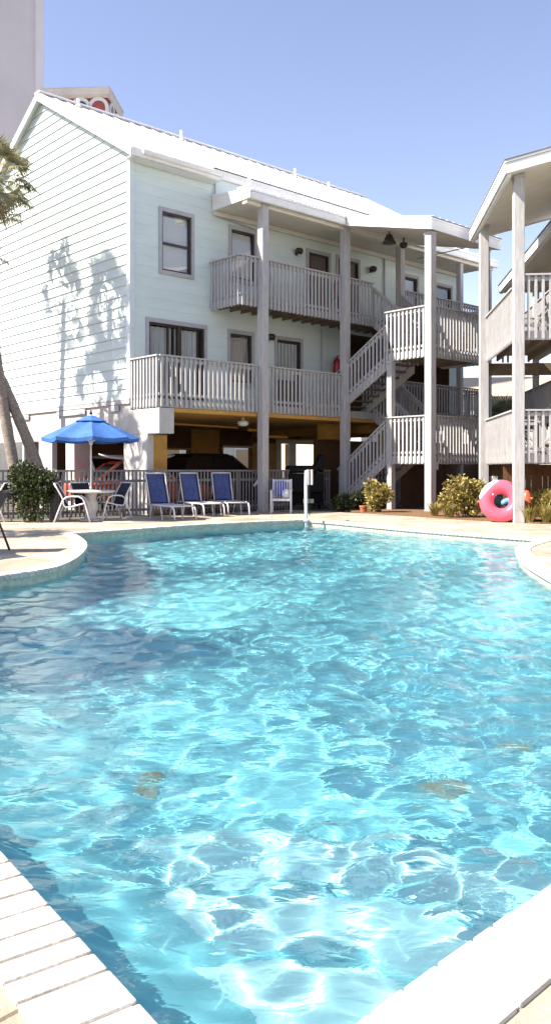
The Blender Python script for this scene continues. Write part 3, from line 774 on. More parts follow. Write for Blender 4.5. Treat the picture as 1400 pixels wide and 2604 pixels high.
# dark screens added to stand for the deep shade under the stairs
mb = MB(); u = 8.95
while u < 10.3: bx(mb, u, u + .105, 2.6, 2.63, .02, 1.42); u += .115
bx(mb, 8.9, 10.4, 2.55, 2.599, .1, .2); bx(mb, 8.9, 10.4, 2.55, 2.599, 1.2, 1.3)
mb.build('stair_shade_screen', brown_m, B)
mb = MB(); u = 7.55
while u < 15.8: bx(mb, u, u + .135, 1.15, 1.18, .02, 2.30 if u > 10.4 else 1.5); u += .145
mb.build('balcony_shade_screen', brown_m, B)  # row of dark boards standing for the shade below the balcony
# lights on the facade
for (u, z) in ((6.57, 8.66), (5.3, 5.62), (9.0 + 1.35, 8.66)):
    mb = MB(); mb.box(u - .05, u + .05, -.06, -.026, z - .10, z + .06)
    wl = mb.build('wall_lamp', bronze_m, B)
    mb = MB(); mb.lathe([(0, z - .1), (.07, z - .10), (.13, z - .02), (.14, z + .05), (.10, z + .11), (0, z + .13)], u, -.17, 14); mb.build('lamp_shade', bronze_m, wl, smooth=True)
    mb = MB(); mb.lathe([(0, z - .14), (.055, z - .13), (.065, z - .102)], u, -.17, 12); mb.build('bulb', stone_m, wl)
mb = MB(); mb.tube([(8.0, -2.9, 9.1), (8.0, -2.9, 8.95)], .02, 6); mb.lathe([(.03, 8.97), (.09, 8.94), (.14, 8.84), (.19, 8.72), (.24, 8.66), (.20, 8.65), (0, 8.66)], 8.0, -2.9, 16); mb.build('hanging_lantern', bronze_m, B, smooth=True)
mb = MB(); mb.tube([(9.1, -2.6, 9.1), (9.1, -2.6, 8.93)], .03, 6); mb.lathe([(.05, 8.95), (.13, 8.92), (.14, 8.82), (.06, 8.75), (0, 8.74)], 9.1, -2.6, 14); mb.build('ceiling_light', bronze_m, B, smooth=True)

# ------------------------------------------------------------------ right wing (axis aligned; facade looks to -x)
Wg = thing('apartment_wing', 'grey timber stair tower and porches of the apartment wing at the edge of the pool', 'apartment building', (5.86, 20.4, 0), R(-5))
def wpost(x, y, z1, w=.25):
    m = MB(); h = w / 2; m.box(x - h, x + h, y - h, y + h, 0, z1)
    p = m.build('post', wood_m, Wg, bevel=.012)
    m = MB(); m.box(x - h - .015, x + h + .015, y - h - .015, y + h + .015, z1 - .1, z1 - .03); m.build('post_bracket', trim_m, p)
# tower local origin = near post; x to the right, y away
TX1, TY1 = 2.25, 4.25
def wl(z, x): return z + .255 * x
wpost(0, 0, 8.42); wpost(-.17, TY1 - .05, 8.42); wpost(TX1, 0, 8.96); wpost(TX1, TY1, 8.96)
mb = MB(); x0, x1, y0, y1, zr = -.42, 3.4, -.55, 5.5, 8.52
mb.hexa([(x0, y0, zr), (x1, y0, wl(zr, x1 - x0)), (x1, y1, wl(zr, x1 - x0)), (x0, y1, zr), (x0, y0, zr + .08), (x1, y0, wl(zr, x1 - x0) + .08), (x1, y1, wl(zr, x1 - x0) + .08), (x0, y1, zr + .08)])
y = y0 + .1
while y < y1:
    mb.bar((x0, y, zr + .095), (x1, y, wl(zr, x1 - x0) + .095), .05, .03); y += .34
r = mb.build('stair_roof', roof_m, Wg)
mb = MB(); xa = x0 + .06; dz = wl(0, x1 - xa)
mb.hexa([(xa, y0 + .06, zr - .2), (x1, y0 + .06, zr - .2 + dz), (x1, y1 - .06, zr - .2 + dz), (xa, y1 - .06, zr - .2), (xa, y0 + .06, zr - .17), (x1, y0 + .06, zr - .17 + dz), (x1, y1 - .06, zr - .17 + dz), (xa, y1 - .06, zr - .17)])
mb.build('soffit', soffit_m, r)
mb = MB(); mb.box(x0 + .02, x0 + .058, y0 + .02, y1 - .02, zr - .24, zr - .002)
for yy in (y0 + .02, y1 - .058):
    mb.hexa([(x0 + .059, yy, zr - .24), (x1, yy, zr - .24 + dz), (x1, yy + .038, zr - .24 + dz), (x0 + .059, yy + .038, zr - .24), (x0 + .059, yy, zr + .0), (x1, yy, zr + dz), (x1, yy + .038, zr + dz), (x0 + .059, yy + .038, zr + .0)])
mb.box(x0 + .07, x0 + .16, y0 + .1, y1 - .1, zr - .30, zr - .20)
mb.build('fascia', white_m, r)
mb = MB(); mb.box(x0 - .012, x0 + .03, y0 - .01, y1 + .01, zr + .055, zr + .086)
mb.hexa([(x0 + .031, y0 - .012, zr + .055), (x1, y0 - .012, zr + .06 + dz), (x1, y0 + .03, zr + .06 + dz), (x0 + .031, y0 + .03, zr + .055), (x0 + .031, y0 - .012, zr + .09), (x1, y0 - .012, zr + .095 + dz), (x1, y0 + .03, zr + .095 + dz), (x0 + .031, y0 + .03, zr + .09)])
mb.build('drip_edge', roofedge_m, r)
def wdeck(xa, xb, ya, yb, zt, name):   # reuse deck() with v = -y
    return deck(Wg, xa, xb, -yb, -ya, zt, .22, name)
def wrail(f, p0, p1, zb0, zt0, zb1, zt1, out, **k):
    mb = MB(); railing(mb, (p0[0], -p0[1]), (p1[0], -p1[1]), zb0, zt0, zb1, zt1, (out[0], -out[1]), **k); mb.build('railing', wood_m, f)
for zt, zrail in ((1.66, 2.74), (4.64, 5.72)):
    f = wdeck(-.08, 1.35, -.02, TY1 + .05, zt, 'landing'); zb = zt - .23
    wrail(f, (-.08, .14), (-.08, TY1 - .1), zb, zrail, zb, zrail, (-1, 0), step=.18, w=.058)
    zf2 = zrail + (.28 if zt > 3 else 0)
    wrail(f, (.14, -.04), (2.2, -.04), zb, zf2, zb, zf2, (0, -1), step=.18); wrail(f, (1.35, TY1 + .05), (.32, TY1 + .05), zb, zrail, zb, zrail, (0, 1), step=.17)
def wflight(ya, yb, xa, za, xb, zb, sides):
    n = max(3, round(abs(zb - za) / .185)); mb = MB()
    for k in range(n):
        f0, f1 = k / n, (k + 1) / n; a = xa + (xb - xa) * f0; c = xa + (xb - xa) * f1; z = za + (zb - za) * (f1 if zb > za else f0)
        mb.box(a, c, ya + .05, yb - .05, z - .04, z)
    f = mb.build('stair_flight', deckwood_m, Wg)
    for y in (ya, yb - .05):
        mb = MB(); mb.hexa([(xa, y, za - .25), (xb, y, zb - .25), (xb, y + .05, zb - .25), (xa, y + .05, za - .25), (xa, y, za + .06), (xb, y, zb + .06), (xb, y + .05, zb + .06), (xa, y + .05, za + .06)])
        mb.build('stringer', wood_m, f)
    for y, s in sides: wrail(f, (xa, y), (xb, y), za - .2, za + 1.1, zb - .2, zb + 1.1, (0, s), step=.15)
wflight(2.3, 4.1, 1.35, 1.66, 2.5, 3.0, ((2.3, -1), (4.1, 1)))
wflight(2.3, 4.1, 1.35, 4.64, 2.5, 6.0, ((2.3, -1), (4.1, 1)))
wflight(.1, 1.9, 1.35, 4.64, 2.5, 3.2, ((.1, -1), (1.9, 1)))
wflight(.1, 1.9, 1.35, 1.66, 2.7, .1, ((.1, -1), (1.9, 1)))
# wing porch and wall
PX = 1.75
for zt in (3.06, 6.02):
    f = wdeck(PX + .7, 3.9, -3.0, 12.4, zt, 'balcony_floor')
    wrail(f, (PX + .7, 4.3), (PX + .7, 12.4), zt - .25, zt + 1.1, zt - .25, zt + 1.1, (-1, 0)); wrail(f, (PX + .7, 12.4), (3.9, 12.4), zt - .25, zt + 1.1, zt - .25, zt + 1.1, (0, 1))
for y in (6.6, 9.6, 12.3): wpost(PX + .72, y, 8.3, .2)
mb = MB(); ya, yb = -3.0, 12.6; zp = 8.36
mb.hexa([(PX - .05, ya, zp), (4.0, ya, zp + .35), (4.0, yb, zp + .35), (PX - .05, yb, zp), (PX - .05, ya, zp + .08), (4.0, ya, zp + .43), (4.0, yb, zp + .43), (PX - .05, yb, zp + .08)])
pr = mb.build('porch_roof', roof_m, Wg)
mb = MB(); mb.hexa([(PX, ya, zp - .17), (4.0, ya, zp - .14), (4.0, yb - .05, zp - .14), (PX, yb - .05, zp - .17), (PX, ya, zp - .14), (4.0, ya, zp - .11), (4.0, yb - .05, zp - .11), (PX, yb - .05, zp - .14)]); mb.build('soffit', soffit_m, pr)
mb = MB(); mb.box(PX - .04, PX - .002, ya, yb - .02, zp - .22, zp - .002); mb.box(PX, PX + .09, ya, yb - .02, zp - .26, zp - .175); mb.box(PX - .03, 4.0, yb - .019, yb + .02, zp - .22, zp + .02); mb.build('fascia', white_m, pr)
mb = MB(); mb.box(PX - .075, PX - .03, ya, yb, zp + .055, zp + .09); mb.build('drip_edge', roofedge_m, pr)
mb = MB()
wins2 = [(1.0, 2.0, 6.1, 8.0, 'd'), (5.5, 6.5, 6.9, 8.0, 'd'), (8.5, 9.5, 6.1, 8.0, 'd'), (5.5, 6.5, 3.9, 5.1, 'd'), (9.5, 10.5, 3.2, 5.1, 'd')]
siding(mb, lambda s, z, o: (3.9 - o, s, z), 3.0, 9.2, lambda z: (-3.0, 12.4), [w[:4] for w in wins2], flip=True)
siding(mb, lambda s, z, o: (3.9 + s, 12.4 + o, z), 0.0, 9.2, lambda z: (0, 9), [])
mb.quad((3.9, -3, 0), (12.9, -3, 0), (12.9, -3, 9.2), (3.9, -3, 9.2)); mb.build('wing_wall', siding_m, Wg)
for w in wins2: window(w[0], w[1], w[2], w[3], 'door', Wg, lambda s, z, o: (3.9 - o, s, z))
mb = MB(); mb.hexa([(3.7, -3.2, 9.15), (8.4, -3.2, 11.5), (8.4, 12.6, 11.5), (3.7, 12.6, 9.15), (3.7, -3.2, 9.25), (8.4, -3.2, 11.6), (8.4, 12.6, 11.6), (3.7, 12.6, 9.25)])
mb.hexa([(8.401, -3.2, 11.5), (13.1, -3.2, 9.15), (13.1, 12.6, 9.15), (8.401, 12.6, 11.5), (8.401, -3.2, 11.6), (13.1, -3.2, 9.25), (13.1, 12.6, 9.25), (8.401, 12.6, 11.6)])
mb.build('roof', roof_m, Wg)
mb = MB()
for y in (-2.8, 2.4, 7.0, 12.2): mb.box(3.7, 4.1, y, y + .2, 0, 2.82)
mb.box(5.6, 5.8, -2.9, 12.3, 0, 2.82); mb.build('parking_wall', brown_m, Wg)
mb = MB(); x = -.02
while x < 3.8: mb.box(x, x + .135, 1.9, 1.93, .02, 1.42); x += .145
mb.build('stair_shade_screen', brown_m, Wg)  # dark boards added for the shade under the wing stair
mb = MB(); mb.box(-.02, 2.2, TY1 + .13, TY1 + .24, 4.05, 4.40); mb.build('beam', deckwood_m, Wg)
mb = MB(); mb.box(-.02, 2.2, TY1 + .13, TY1 + .24, 1.1, 1.42); mb.build('beam', deckwood_m, Wg)

# ------------------------------------------------------------------ picket fence along the parking
def fence_run(F, p0, p1, name):
    p0 = Vector(p0); p1 = Vector(p1); d = p1 - p0; n = int(d.length / .125); mb = MB()
    o = Vector((d.y, -d.x)).normalized()
    for k in range(n + 1):
        c = p0 + d * ((k + .5) / (n + 1)); e = d.normalized() * .022; h = 1.235 + random.uniform(-.008, .008)
        a, b_, c2, d2 = c - e, c + e, c + e + o * .02, c - e + o * .02
        mb.hexa([(a.x, a.y, .05), (b_.x, b_.y, .05), (c2.x, c2.y, .05), (d2.x, d2.y, .05), (a.x, a.y, h), (b_.x, b_.y, h), (c2.x, c2.y, h), (d2.x, d2.y, h)])
    mb.build('pickets', fence_m, F)
    mb = MB()
    for z, t in ((1.255, .05), (.98, .07), (.18, .07)):
        w = .11 if z > 1.2 else .036
        q = Vector((0, 0)) if z > 1.2 else -o * .02
        mb.bar((p0.x + q.x, p0.y + q.y, z), (p1.x + q.x, p1.y + q.y, z), w, t)
    mb.build('rail', fence_m, F)
    m = max(1, round(d.length / 2.2))
    for k in range(m + 1):
        c = p0 + d * (k / m) - o * .09; mb = MB(); mb.box(c.x - .05, c.x + .05, c.y - .05, c.y + .05, 0, 1.232); mb.build('post', fence_m, F)
FO = loc2w(-2.85, 1.0)
Fn = thing('picket_fence', 'low grey picket fence between the pool deck and the parking', 'fence', (*FO, 0), ANG)
fence_run(Fn, (0, 0), (8.15, 0), 'a'); fence_run(Fn, (9.45, 0), (10.05, 0), 'b'); fence_run(Fn, (-4.5, 1.9), (-.13, .03), 'c')
mb = MB(); mb.bar((6.62, -.07, .78), (7.08, -.07, 1.22), .07, .03, up=(0, 1, 0)); mb.build('brace', white_m, Fn)

# ------------------------------------------------------------------ loungers
def make_lounger():
    t = thing('sun_lounger', 'x', 'sun lounger', group='blue sun loungers along the fence')
    hw = .31; z = .36; mb = MB()          # local +x = foot end, backrest at -x
    def sidebar(s):
        return [(-.05, s * hw, z + .02), (.3, s * hw, z), (1.1, s * hw, z), (1.26, s * hw, z - .02), (1.33, s * hw, z - .10), (1.36, s * hw, .02)]
    for s in (-1, 1): mb.tube(sidebar(s), .022, 8)
    mb.tube([(1.2, -hw, z - .005), (1.2, hw, z - .005)], .018, 8); mb.tube([(.0, -hw, z), (.0, hw, z)], .018, 8); mb.tube([(-.05, -hw, z + .02), (-.40, -hw, z + .02)], .02, 8); mb.tube([(-.05, hw, z + .02), (-.40, hw, z + .02)], .02, 8)
    mb.build('frame', alu_m, t, smooth=True)
    for s in (-1, 1):
        mb = MB(); mb.tube([(.12, s * hw, z), (.02, s * (hw - .02), .02)], .02, 8); mb.tube([(.02, s * (hw - .02), .025), (.02, s * (hw - .02), 0)], .027, 8); mb.build('leg', alu_m, t, smooth=True)
        mb = MB(); mb.tube([(.62, s * hw, z), (.70, s * (hw - .01), .02)], .019, 8); mb.tube([(.70, s * (hw - .01), .025), (.70, s * (hw - .01), 0)], .026, 8); mb.build('leg', alu_m, t, smooth=True)
    mb = MB(); n = 16
    for k in range(n):
        a, b_ = 1.28 * k / n, 1.28 * (k + 1) / n
        za = z + .008 - .03 * math.sin(PI * k / n); zb = z + .008 - .03 * math.sin(PI * (k + 1) / n)
        mb.hexa([(a, -hw + .015, za - .008), (b_, -hw + .015, zb - .008), (b_, hw - .015, zb - .008), (a, hw - .015, za - .008), (a, -hw + .015, za), (b_, -hw + .015, zb), (b_, hw - .015, zb), (a, hw - .015, za)])
    mb.build('seat_sling', sheenseat_m, t)
    ca, sa = math.cos(R(108)), math.sin(R(108)); Lb = .84
    P = lambda q, y, o=0: (q * ca - .0 - o * sa, y, z + .03 + q * sa + o * ca)
    mb = MB()
    for s in (-1, 1): mb.tube([P(0, s * .285), P(Lb, s * .285)], .02, 8)
    mb.tube([P(Lb, -.285), P(Lb, .285)], .02, 8); mb.tube([P(.5, -.285, .03), P(.02, -.29, .34)], .012, 6); mb.tube([P(.5, .285, .03), P(.02, .29, .34)], .012, 6)
    bf = mb.build('backrest_frame', alu_m, t, smooth=True)
    mb = MB(); n = 12
    for k in range(n):
        for j in range(6):
            pass
    rows = []
    for k in range(n + 1):
        q = .03 + (Lb - .04) * k / n
        rows.append([P(q, -.262 + .524 * j / 6, .045 * math.sin(PI * j / 6) * math.sin(PI * k / n) + .012) for j in range(7)])
    for k in range(n):
        for j in range(6): mb.quad(rows[k][j], rows[k + 1][j], rows[k + 1][j + 1], rows[k][j + 1])
    mb.build('backrest_sling', blue_m, t, smooth=True)
    mb = MB(); mb.tube([P(.03, -.27, .03), P(.03, .27, .03)], .02, 6)
    for s in (-1, 1): mb.bar(P(.02, s * .245, .016), P(Lb - .02, s * .245, .016), .035, .008, up=(1, 0, .3))
    mb.build('piping', navy_m, t)
    return t
lg = make_lounger()
LS = [((-3.30, 22.72), (-2.30, 21.35), 'blue sun lounger nearest the umbrella table, foot end pointing right', 0),
      ((-2.30, 23.95), (-1.68, 22.95), 'blue sun lounger in the middle of the three by the picket fence', 0),
      ((-1.48, 24.75), (-1.04, 23.65), 'blue sun lounger right beside the tall timber porch post', 0)]
for i, (p, q, lab, _) in enumerate(LS):
    o = lg if i == 0 else copy_tree(lg)
    a = math.atan2(q[1] - p[1], q[0] - p[0]); o.rotation_euler = (0, 0, a); o.location = (q[0] - 1.3 * math.cos(a), q[1] - 1.3 * math.sin(a), .0); o['label'] = lab

# ------------------------------------------------------------------ sling chairs
def make_chair(frame=alu_m):
    t = thing('patio_chair', 'x', 'chair', group='dark sling patio chairs')
    hw = .28
    for s in (-1, 1):
        mb = MB(); y = s * hw
        mb.tube([(0, y, 0), (.11, y, .29), (.215, y, .56), (.17, y, .66), (.08, y, .82), (.0, y, .95)], .02, 8)
        mb.tube([(.215, y, .555), (.30, y, .615), (.42, y, .635), (.58, y, .63), (.68, y, .58), (.735, y, .48), (.80, y, .25), (.86, y, 0)], .02, 8)
        mb.tube([(.215, y, .55), (.225, y, .44), (.27, y, .375), (.42, y, .385), (.70, y, .455), (.735, y, .48)], .018, 8)
        mb.build('side_frame', frame, t, smooth=True)
    mb = MB(); mb.tube([(.0, -hw, .95), (.0, hw, .95)], .018, 8); mb.tube([(.27, -hw, .375), (.27, hw, .375)], .016, 8); mb.tube([(.70, -hw, .455), (.70, hw, .455)], .016, 8); mb.build('cross_bar', frame, t, smooth=True)
    mb = MB(); pr = [(.0, .955), (.07, .82), (.15, .66), (.20, .5), (.26, .40), (.34, .37), (.5, .39), (.70, .46)]
    for (xa, za), (xb, zb) in zip(pr[:-1], pr[1:]):
        mb.quad((xa, -hw + .01, za), (xa, hw - .01, za), (xb, hw - .01, zb), (xb, -hw + .01, zb)); mb.quad((xa, -hw + .01, za - .008), (xb, -hw + .01, zb - .008), (xb, hw - .01, zb - .008), (xa, hw - .01, za - .008))
    mb.build('sling', navy_m, t, smooth=True)
    return t
ch = make_chair()
TX, TY = -4.68, 21.45
for i, (x, y, a, lab) in enumerate(((-5.40, 20.78, R(6), 'dark sling chair with white tube frame, side on, left of the umbrella table'),
                                   (-5.12, 22.05, R(-45), 'dark sling chair behind the umbrella table, back to the fence on its left'),
                                   (-3.86, 21.98, R(-140), 'dark sling chair behind the umbrella table, nearest the first lounger'),
                                   (-6.62, 20.95, R(180), 'dark sling chair at the far left beyond the dark shrub'))):
    o = ch if i == 0 else copy_tree(ch)
    o.location = (x, y, 0); o.rotation_euler = (0, 0, a); o['label'] = lab
nc = make_chair(bronze_m); nc.location = (-4.30, 13.55, 0); nc.rotation_euler = (0, 0, R(171)); nc['label'] = 'bronze framed chair on the sunny deck lobe, cut by the left edge'
nc.location = (-4.27, 13.3, 0); nc.rotation_euler = (0, 0, R(180))

# ------------------------------------------------------------------ table and umbrella
t = thing('patio_table', 'round white cast stone pedestal table under the blue umbrella', 'table', (TX, TY, 0))
mb = MB(); mb.lathe([(.0, .70), (.56, .70), (.60, .715), (.61, .735), (.60, .757), (.57, .765), (.0, .765)], n=36); mb.build('tabletop', stone_m, t)
mb = MB(); mb.lathe([(.0, .04), (.17, .04), (.165, .09), (.12, .13), (.135, .18), (.185, .28), (.20, .36), (.175, .45), (.125, .52), (.11, .57), (.15, .63), (.17, .699), (0, .699)], n=24); mb.build('pedestal', stone_m, t, smooth=True)
mb = MB(); mb.lathe([(0, 0), (.34, 0), (.34, .03), (.30, .039), (0, .039)], n=8); mb.build('base', stone_m, t)
def make_umbrella(x, y, z0=.766, label='', zr=2.10, rad=1.22, za=2.66, rot=.25):
    u = thing('patio_umbrella', label, 'umbrella', (x, y, z0))
    mb = MB(); mb.tube([(0, 0, .0), (0, 0, za - z0 + .06)], .022, 10); mb.build('pole', alu_m, u, smooth=True)
    N = 8; mb = MB(); m = 10
    def rim(k): a = 2 * PI * k / N + rot; return Vector((rad * math.cos(a), rad * math.sin(a), zr - z0))
    top = Vector((0, 0, za - z0)); r0 = .10
    def pt(k, f, g):
        a, b_ = rim(k), rim(k + 1); p = a.lerp(b_, g); q = top.lerp(p, f)
        sag = -.045 * math.sin(PI * g) * f - .02 * math.sin(PI * f)
        return (q.x * (1 - .06 * math.sin(PI * g) * f), q.y * (1 - .06 * math.sin(PI * g) * f), q.z + sag + .03 * math.sin(PI * f))
    for k in range(N):
        for i in range(m):
            for j in range(6):
                f0, f1 = .06 + .94 * i / m, .06 + .94 * (i + 1) / m; g0, g1 = j / 6, (j + 1) / 6
                mb.quad(pt(k, f0, g0), pt(k, f1, g0), pt(k, f1, g1), pt(k, f0, g1))
        for j in range(6):
            a = pt(k, 1, j / 6); b_ = pt(k, 1, (j + 1) / 6)
            mb.quad(a, (a[0] * .99, a[1] * .99, a[2] - .09), (b_[0] * .99, b_[1] * .99, b_[2] - .09), b_)
    cn = mb.build('canopy', canvas_m, u)
    mb = MB()
    for k in range(N):
        for i in range(2):
            f0, f1 = .06 + .14 * i, .2 + .14 * i
            a0, a1, b0, b1 = pt(k, f0, 0), pt(k, f1, 0), pt(k, f0, 1), pt(k, f1, 1)
            L_ = lambda q: (q[0] * 1.0, q[1] * 1.0, q[2] + .035)
            mb.quad(L_(a0), L_(a1), L_(b1), L_(b0))
    mb.build('vent_cap', canvas_m, cn)
    mb = MB(); mb.lathe([(.03, za - z0 + .03), (.045, za - z0 + .06), (.02, za - z0 + .10), (.028, za - z0 + .125), (0, za - z0 + .15)], n=10); mb.build('finial', navy_m, u, smooth=True)
    for k in range(N):
        e = rim(k); mb = MB(); mb.tube([(0, 0, za - z0 - .10), (e.x * .98, e.y * .98, e.z - .03)], .011, 6); rb = mb.build('rib', alu_m, u)
        mb = MB(); h = Vector((0, 0, za - z0 - .10)).lerp(Vector((e.x, e.y, e.z - .03)), .5); mb.tube([(0, 0, zr - z0 - .12), tuple(h)], .009, 6); mb.build('strut', alu_m, rb)
    mb = MB(); mb.lathe([(.03, zr - z0 - .18), (.05, zr - z0 - .16), (.05, zr - z0 - .08), (.03, zr - z0 - .06)], n=10); mb.build('hub', alu_m, u)
    return u
make_umbrella(-6.75, 11.9, 0.0, 'open blue canvas umbrella beyond the left edge, its shadow on the deck lobe', rot=.05)
make_umbrella(TX, TY, .766, 'open blue canvas umbrella standing through the white pedestal table')

# ------------------------------------------------------------------ armchair with towel, grill, handrail, white boards
t = thing('patio_armchair', 'white armchair with slatted back standing before the black grill', 'chair', (.16, 24.86, 0), R(-4))
for s in (-1, 1):
    mb = MB(); mb.box(s * .29 - .025, s * .29 + .025, -.03, .03, 0, .64); mb.build('leg', alu_m, t, bevel=.006)
    mb = MB(); mb.bar((s * .28, .50, 0), (s * .27, .62, 1.0), .045, .05, up=(0, 1, 0)); mb.build('leg', alu_m, t, bevel=.006)
    mb = MB(); mb.bar((s * .29, -.05, .655), (s * .285, .58, .68), .065, .03); mb.build('armrest', alu_m, t, bevel=.008)
mb = MB(); mb.box(-.262, .262, -.02, .02, .36, .43)
for k in range(6): mb.box(-.262, .262, .03 + k * .09, .11 + k * .09, .41, .43)
mb.build('seat', alu_m, t, bevel=.004)
mb = MB(); mb.bar((-.26, .608, .95), (.26, .608, .95), .03, .07)
for k in range(7): mb.bar((-.22 + k * .0733, .535, .43), (-.22 + k * .0733, .60, .93), .04, .018, up=(0, 1, 0))
mb.build('backrest', alu_m, t)
mb = MB(); n = 14
rows = []
for k in range(n + 1):
    f = k / n
    rows.append([(-.20 + .33 * j / 8 + .02 * math.sin(5 * f), .50 - .26 * max(0, f - .45) / .55 + .012 * math.sin(j * 2.1 + f * 6), .95 - .43 * min(1, f / .75) - .012 * math.cos(j * 1.7) * f - .03 * max(0, f - .75)) for j in range(9)])
for k in range(n):
    for j in range(8): mb.quad(rows[k][j], rows[k + 1][j], rows[k + 1][j + 1], rows[k][j + 1])
tw = mb.build('beach_towel', towel_m, smooth=True, loc=(.16, 24.84, 0)); sm = tw.modifiers.new('thick', 'SOLIDIFY'); sm.thickness = .018
tag(tw, 'blue and white striped towel hung over the white armchair', 'towel')
mb = MB(); mb.lathe([(0, .0), (.09, .01), (.13, .07), (.135, .15), (.11, .22), (.06, .26), (0, .265)], n=14); 
wb = mb.build('rolled_towel', mat('white_terry', (.6, .6, .62), .9, .2, 20, .5, 60), smooth=True, loc=(.32, 25.0, .435)); tag(wb, 'bundled white towel on the right of the white armchair seat', 'towel')
# barbecue grill
gx, gy = loc2w(5.95, 1.05)
t = thing('barbecue_grill', 'large black barbecue grill with its lid raised, between fence and stair', 'grill', (gx, gy, 0), R(8))
mb = MB(); mb.box(-.58, .60, -.32, .32, .55, 1.16); mb.build('firebox', dark_m, t, bevel=.03)
mb = MB()
mb.prism([(-.58, -.34), (.42, -.34), (.42, .34), (-.58, .34)], 1.17, 1.42)
mb.build('hood', dark_m, t, bevel=.09)
mb = MB(); mb.hexa([(.30, -.3, 1.40), (.585, -.3, 1.18), (.585, .3, 1.18), (.30, .3, 1.40), (.52, -.3, 1.80), (.60, -.3, 1.80), (.60, .3, 1.80), (.52, .3, 1.80)]); mb.build('chimney', dark_m, t, bevel=.03)
mb = MB(); mb.box(-.56, .58, -.30, .30, .14, .20); mb.build('shelf', dark_m, t)
for sx in (-.54, .56):
    for sy in (-.28, .28):
        mb = MB(); mb.box(sx - .03, sx + .03, sy - .03, sy + .03, 0, .55); mb.build('leg', dark_m, t)
mb = MB(); mb.tube([(-.4, -.37, 1.27), (.25, -.37, 1.27)], .018, 8); mb.build('handle', bronze_m, t)
mb = MB(); mb.box(-.56, .58, -.05, .30, .21, .545); mb.build('side_panel', dark_m, t)
# pale block added for the bright sun spot on the ground beyond
mb = MB(); mb.box(-.17, .17, -.10, .06, 0, .125); mb.box(-.171, .171, -.101, .061, .126, .135); c = mb.build('sun_patch_block', mat('pale_sun_patch', (.66, .62, .42), .7, .1, 8), loc=(gx + .12, gy - .22, .205), bevel=.004); tag(c, 'small pale block in place of a sun patch, low on the black grill', 'box')
# handrail at the end of the pool
t = thing('pool_handrail', 'white painted grab rail rising from the coping at the far end of the pool', 'handrail', (.76, 21.05, 0))
mb = MB(); mb.tube([(0, .35, .01), (0, .34, .9), (0, .31, 1.08), (0, .22, 1.20), (0, .10, 1.235), (0, -.04, 1.20), (.0, -.12, 1.10), (0, -.15, .92), (0, -.17, .2), (0, -.18, -.35)], .034, 12); mb.build('rail', alu_m, t, smooth=True)
for yy in (.35,):
    mb = MB(); mb.lathe([(.0, .012), (.085, .012), (.08, .03), (.05, .045), (0, .046)], 0, yy, 16); mb.build('flange', alu_m, t, smooth=True)
mb = MB(); mb.lathe([(.0, .0), (.075, .0), (.07, .05), (.045, .07), (0, .07)], 0, -.155, 14); mb.build('flange', alu_m, t, smooth=True)
bx_, by_ = loc2w(5.62, .52)
t = thing('white_boards', 'pair of short white boards showing in front of the dark grill', 'sign', (.93, 23.6, 0), R(10))  # two short white upright boards on a dark stake
for k in range(2):
    mb = MB(); mb.box(-.06 + k * .105, .005 + k * .105, -.012, .012, .86, 1.29); mb.build('board', white_m, t)
mb = MB(); mb.box(-.06, .11, .013, .03, 1.0, 1.04); mb.box(.015, .035, .013, .04, 0, 1.05); mb.build('stake', dark_m, t)

# ------------------------------------------------------------------ inflatables
t = thing('swim_ring', 'big pink swim ring with a white top leaning on the timber post', 'swim ring', (5.52, 20.68, 0), R(-14))
def ring_part(a0, a1, m, name):
    mb = MB(); mb.torus(.355, .175, 26, 16, 1.0, a0, a1); o = mb.build(name, m, t, smooth=True); o.location = (0, 0, .515); o.rotation_euler = (R(-9), 0, 0); return o
ring_part(R(165), R(425), pinkv_m, 'pink_section'); ring_part(R(65), R(165), pinkv_m, 'pink_section')
mb = MB(); vs = []
n, m_ = 22, 8
for i in range(n + 1):
    a = R(96) + R(80) * i / n; w = math.sin(PI * min(1, max(0, i / n)))** .6
    for k in range(m_ + 1):
        b_ = R(-70) + R(85) * (k / m_) * w + R(35) * (1 - w); q = .355 + .1785 * math.cos(b_)
        vs.append((q * math.cos(a), .1785 * math.sin(b_), q * math.sin(a)))
fs = [(i * (m_ + 1) + k, (i + 1) * (m_ + 1) + k, (i + 1) * (m_ + 1) + k + 1, i * (m_ + 1) + k + 1) for i in range(n) for k in range(m_)]
mb.add(vs, fs); o = mb.build('white_section', whitev_m, t, smooth=True); o.location = (0, 0, .515); o.rotation_euler = (R(-9), 0, 0)
mb = MB(); mb.lathe([(0, 0), (.02, 0), (.02, .03), (.012, .035), (0, .035)], n=10); o = mb.build('valve', whitev_m, t); o.location = (-.2, -.17, .68); o.rotation_euler = (R(75), 0, 0)
mb = MB()
vs = []
for i in range(15):
    for k in range(12):
        f = i / 14; a = 2 * PI * k / 12; r_ = .115 * math.sin(PI * (.08 + .84 * f)) ** .5 * (1 + .12 * math.sin(5 * a + 9 * f))
        vs.append((-.26 + .55 * f, r_ * math.cos(a), .0 + r_ * .95 * math.sin(a) + .05 * math.sin(3 * f)))
fs = [(i * 12 + k, i * 12 + (k + 1) % 12, (i + 1) * 12 + (k + 1) % 12, (i + 1) * 12 + k) for i in range(14) for k in range(12)] + [tuple(range(11, -1, -1)), tuple(14 * 12 + k for k in range(12))]
mb.add(vs, fs); o = mb.build('pool_float', bluev_m, smooth=True, loc=(5.92, 21.18, .45)); tag(o, 'blue and white deflated float seen through the hole of the pink ring', 'pool float')
mb = MB(); mb.box(-.25, .25, -.2, .2, 0, .315); cr = mb.build('storage_crate', bronze_m, loc=(5.93, 21.2, .035), bevel=.02); tag(cr, 'dark crate behind the pink ring with a blue float on top', 'crate')
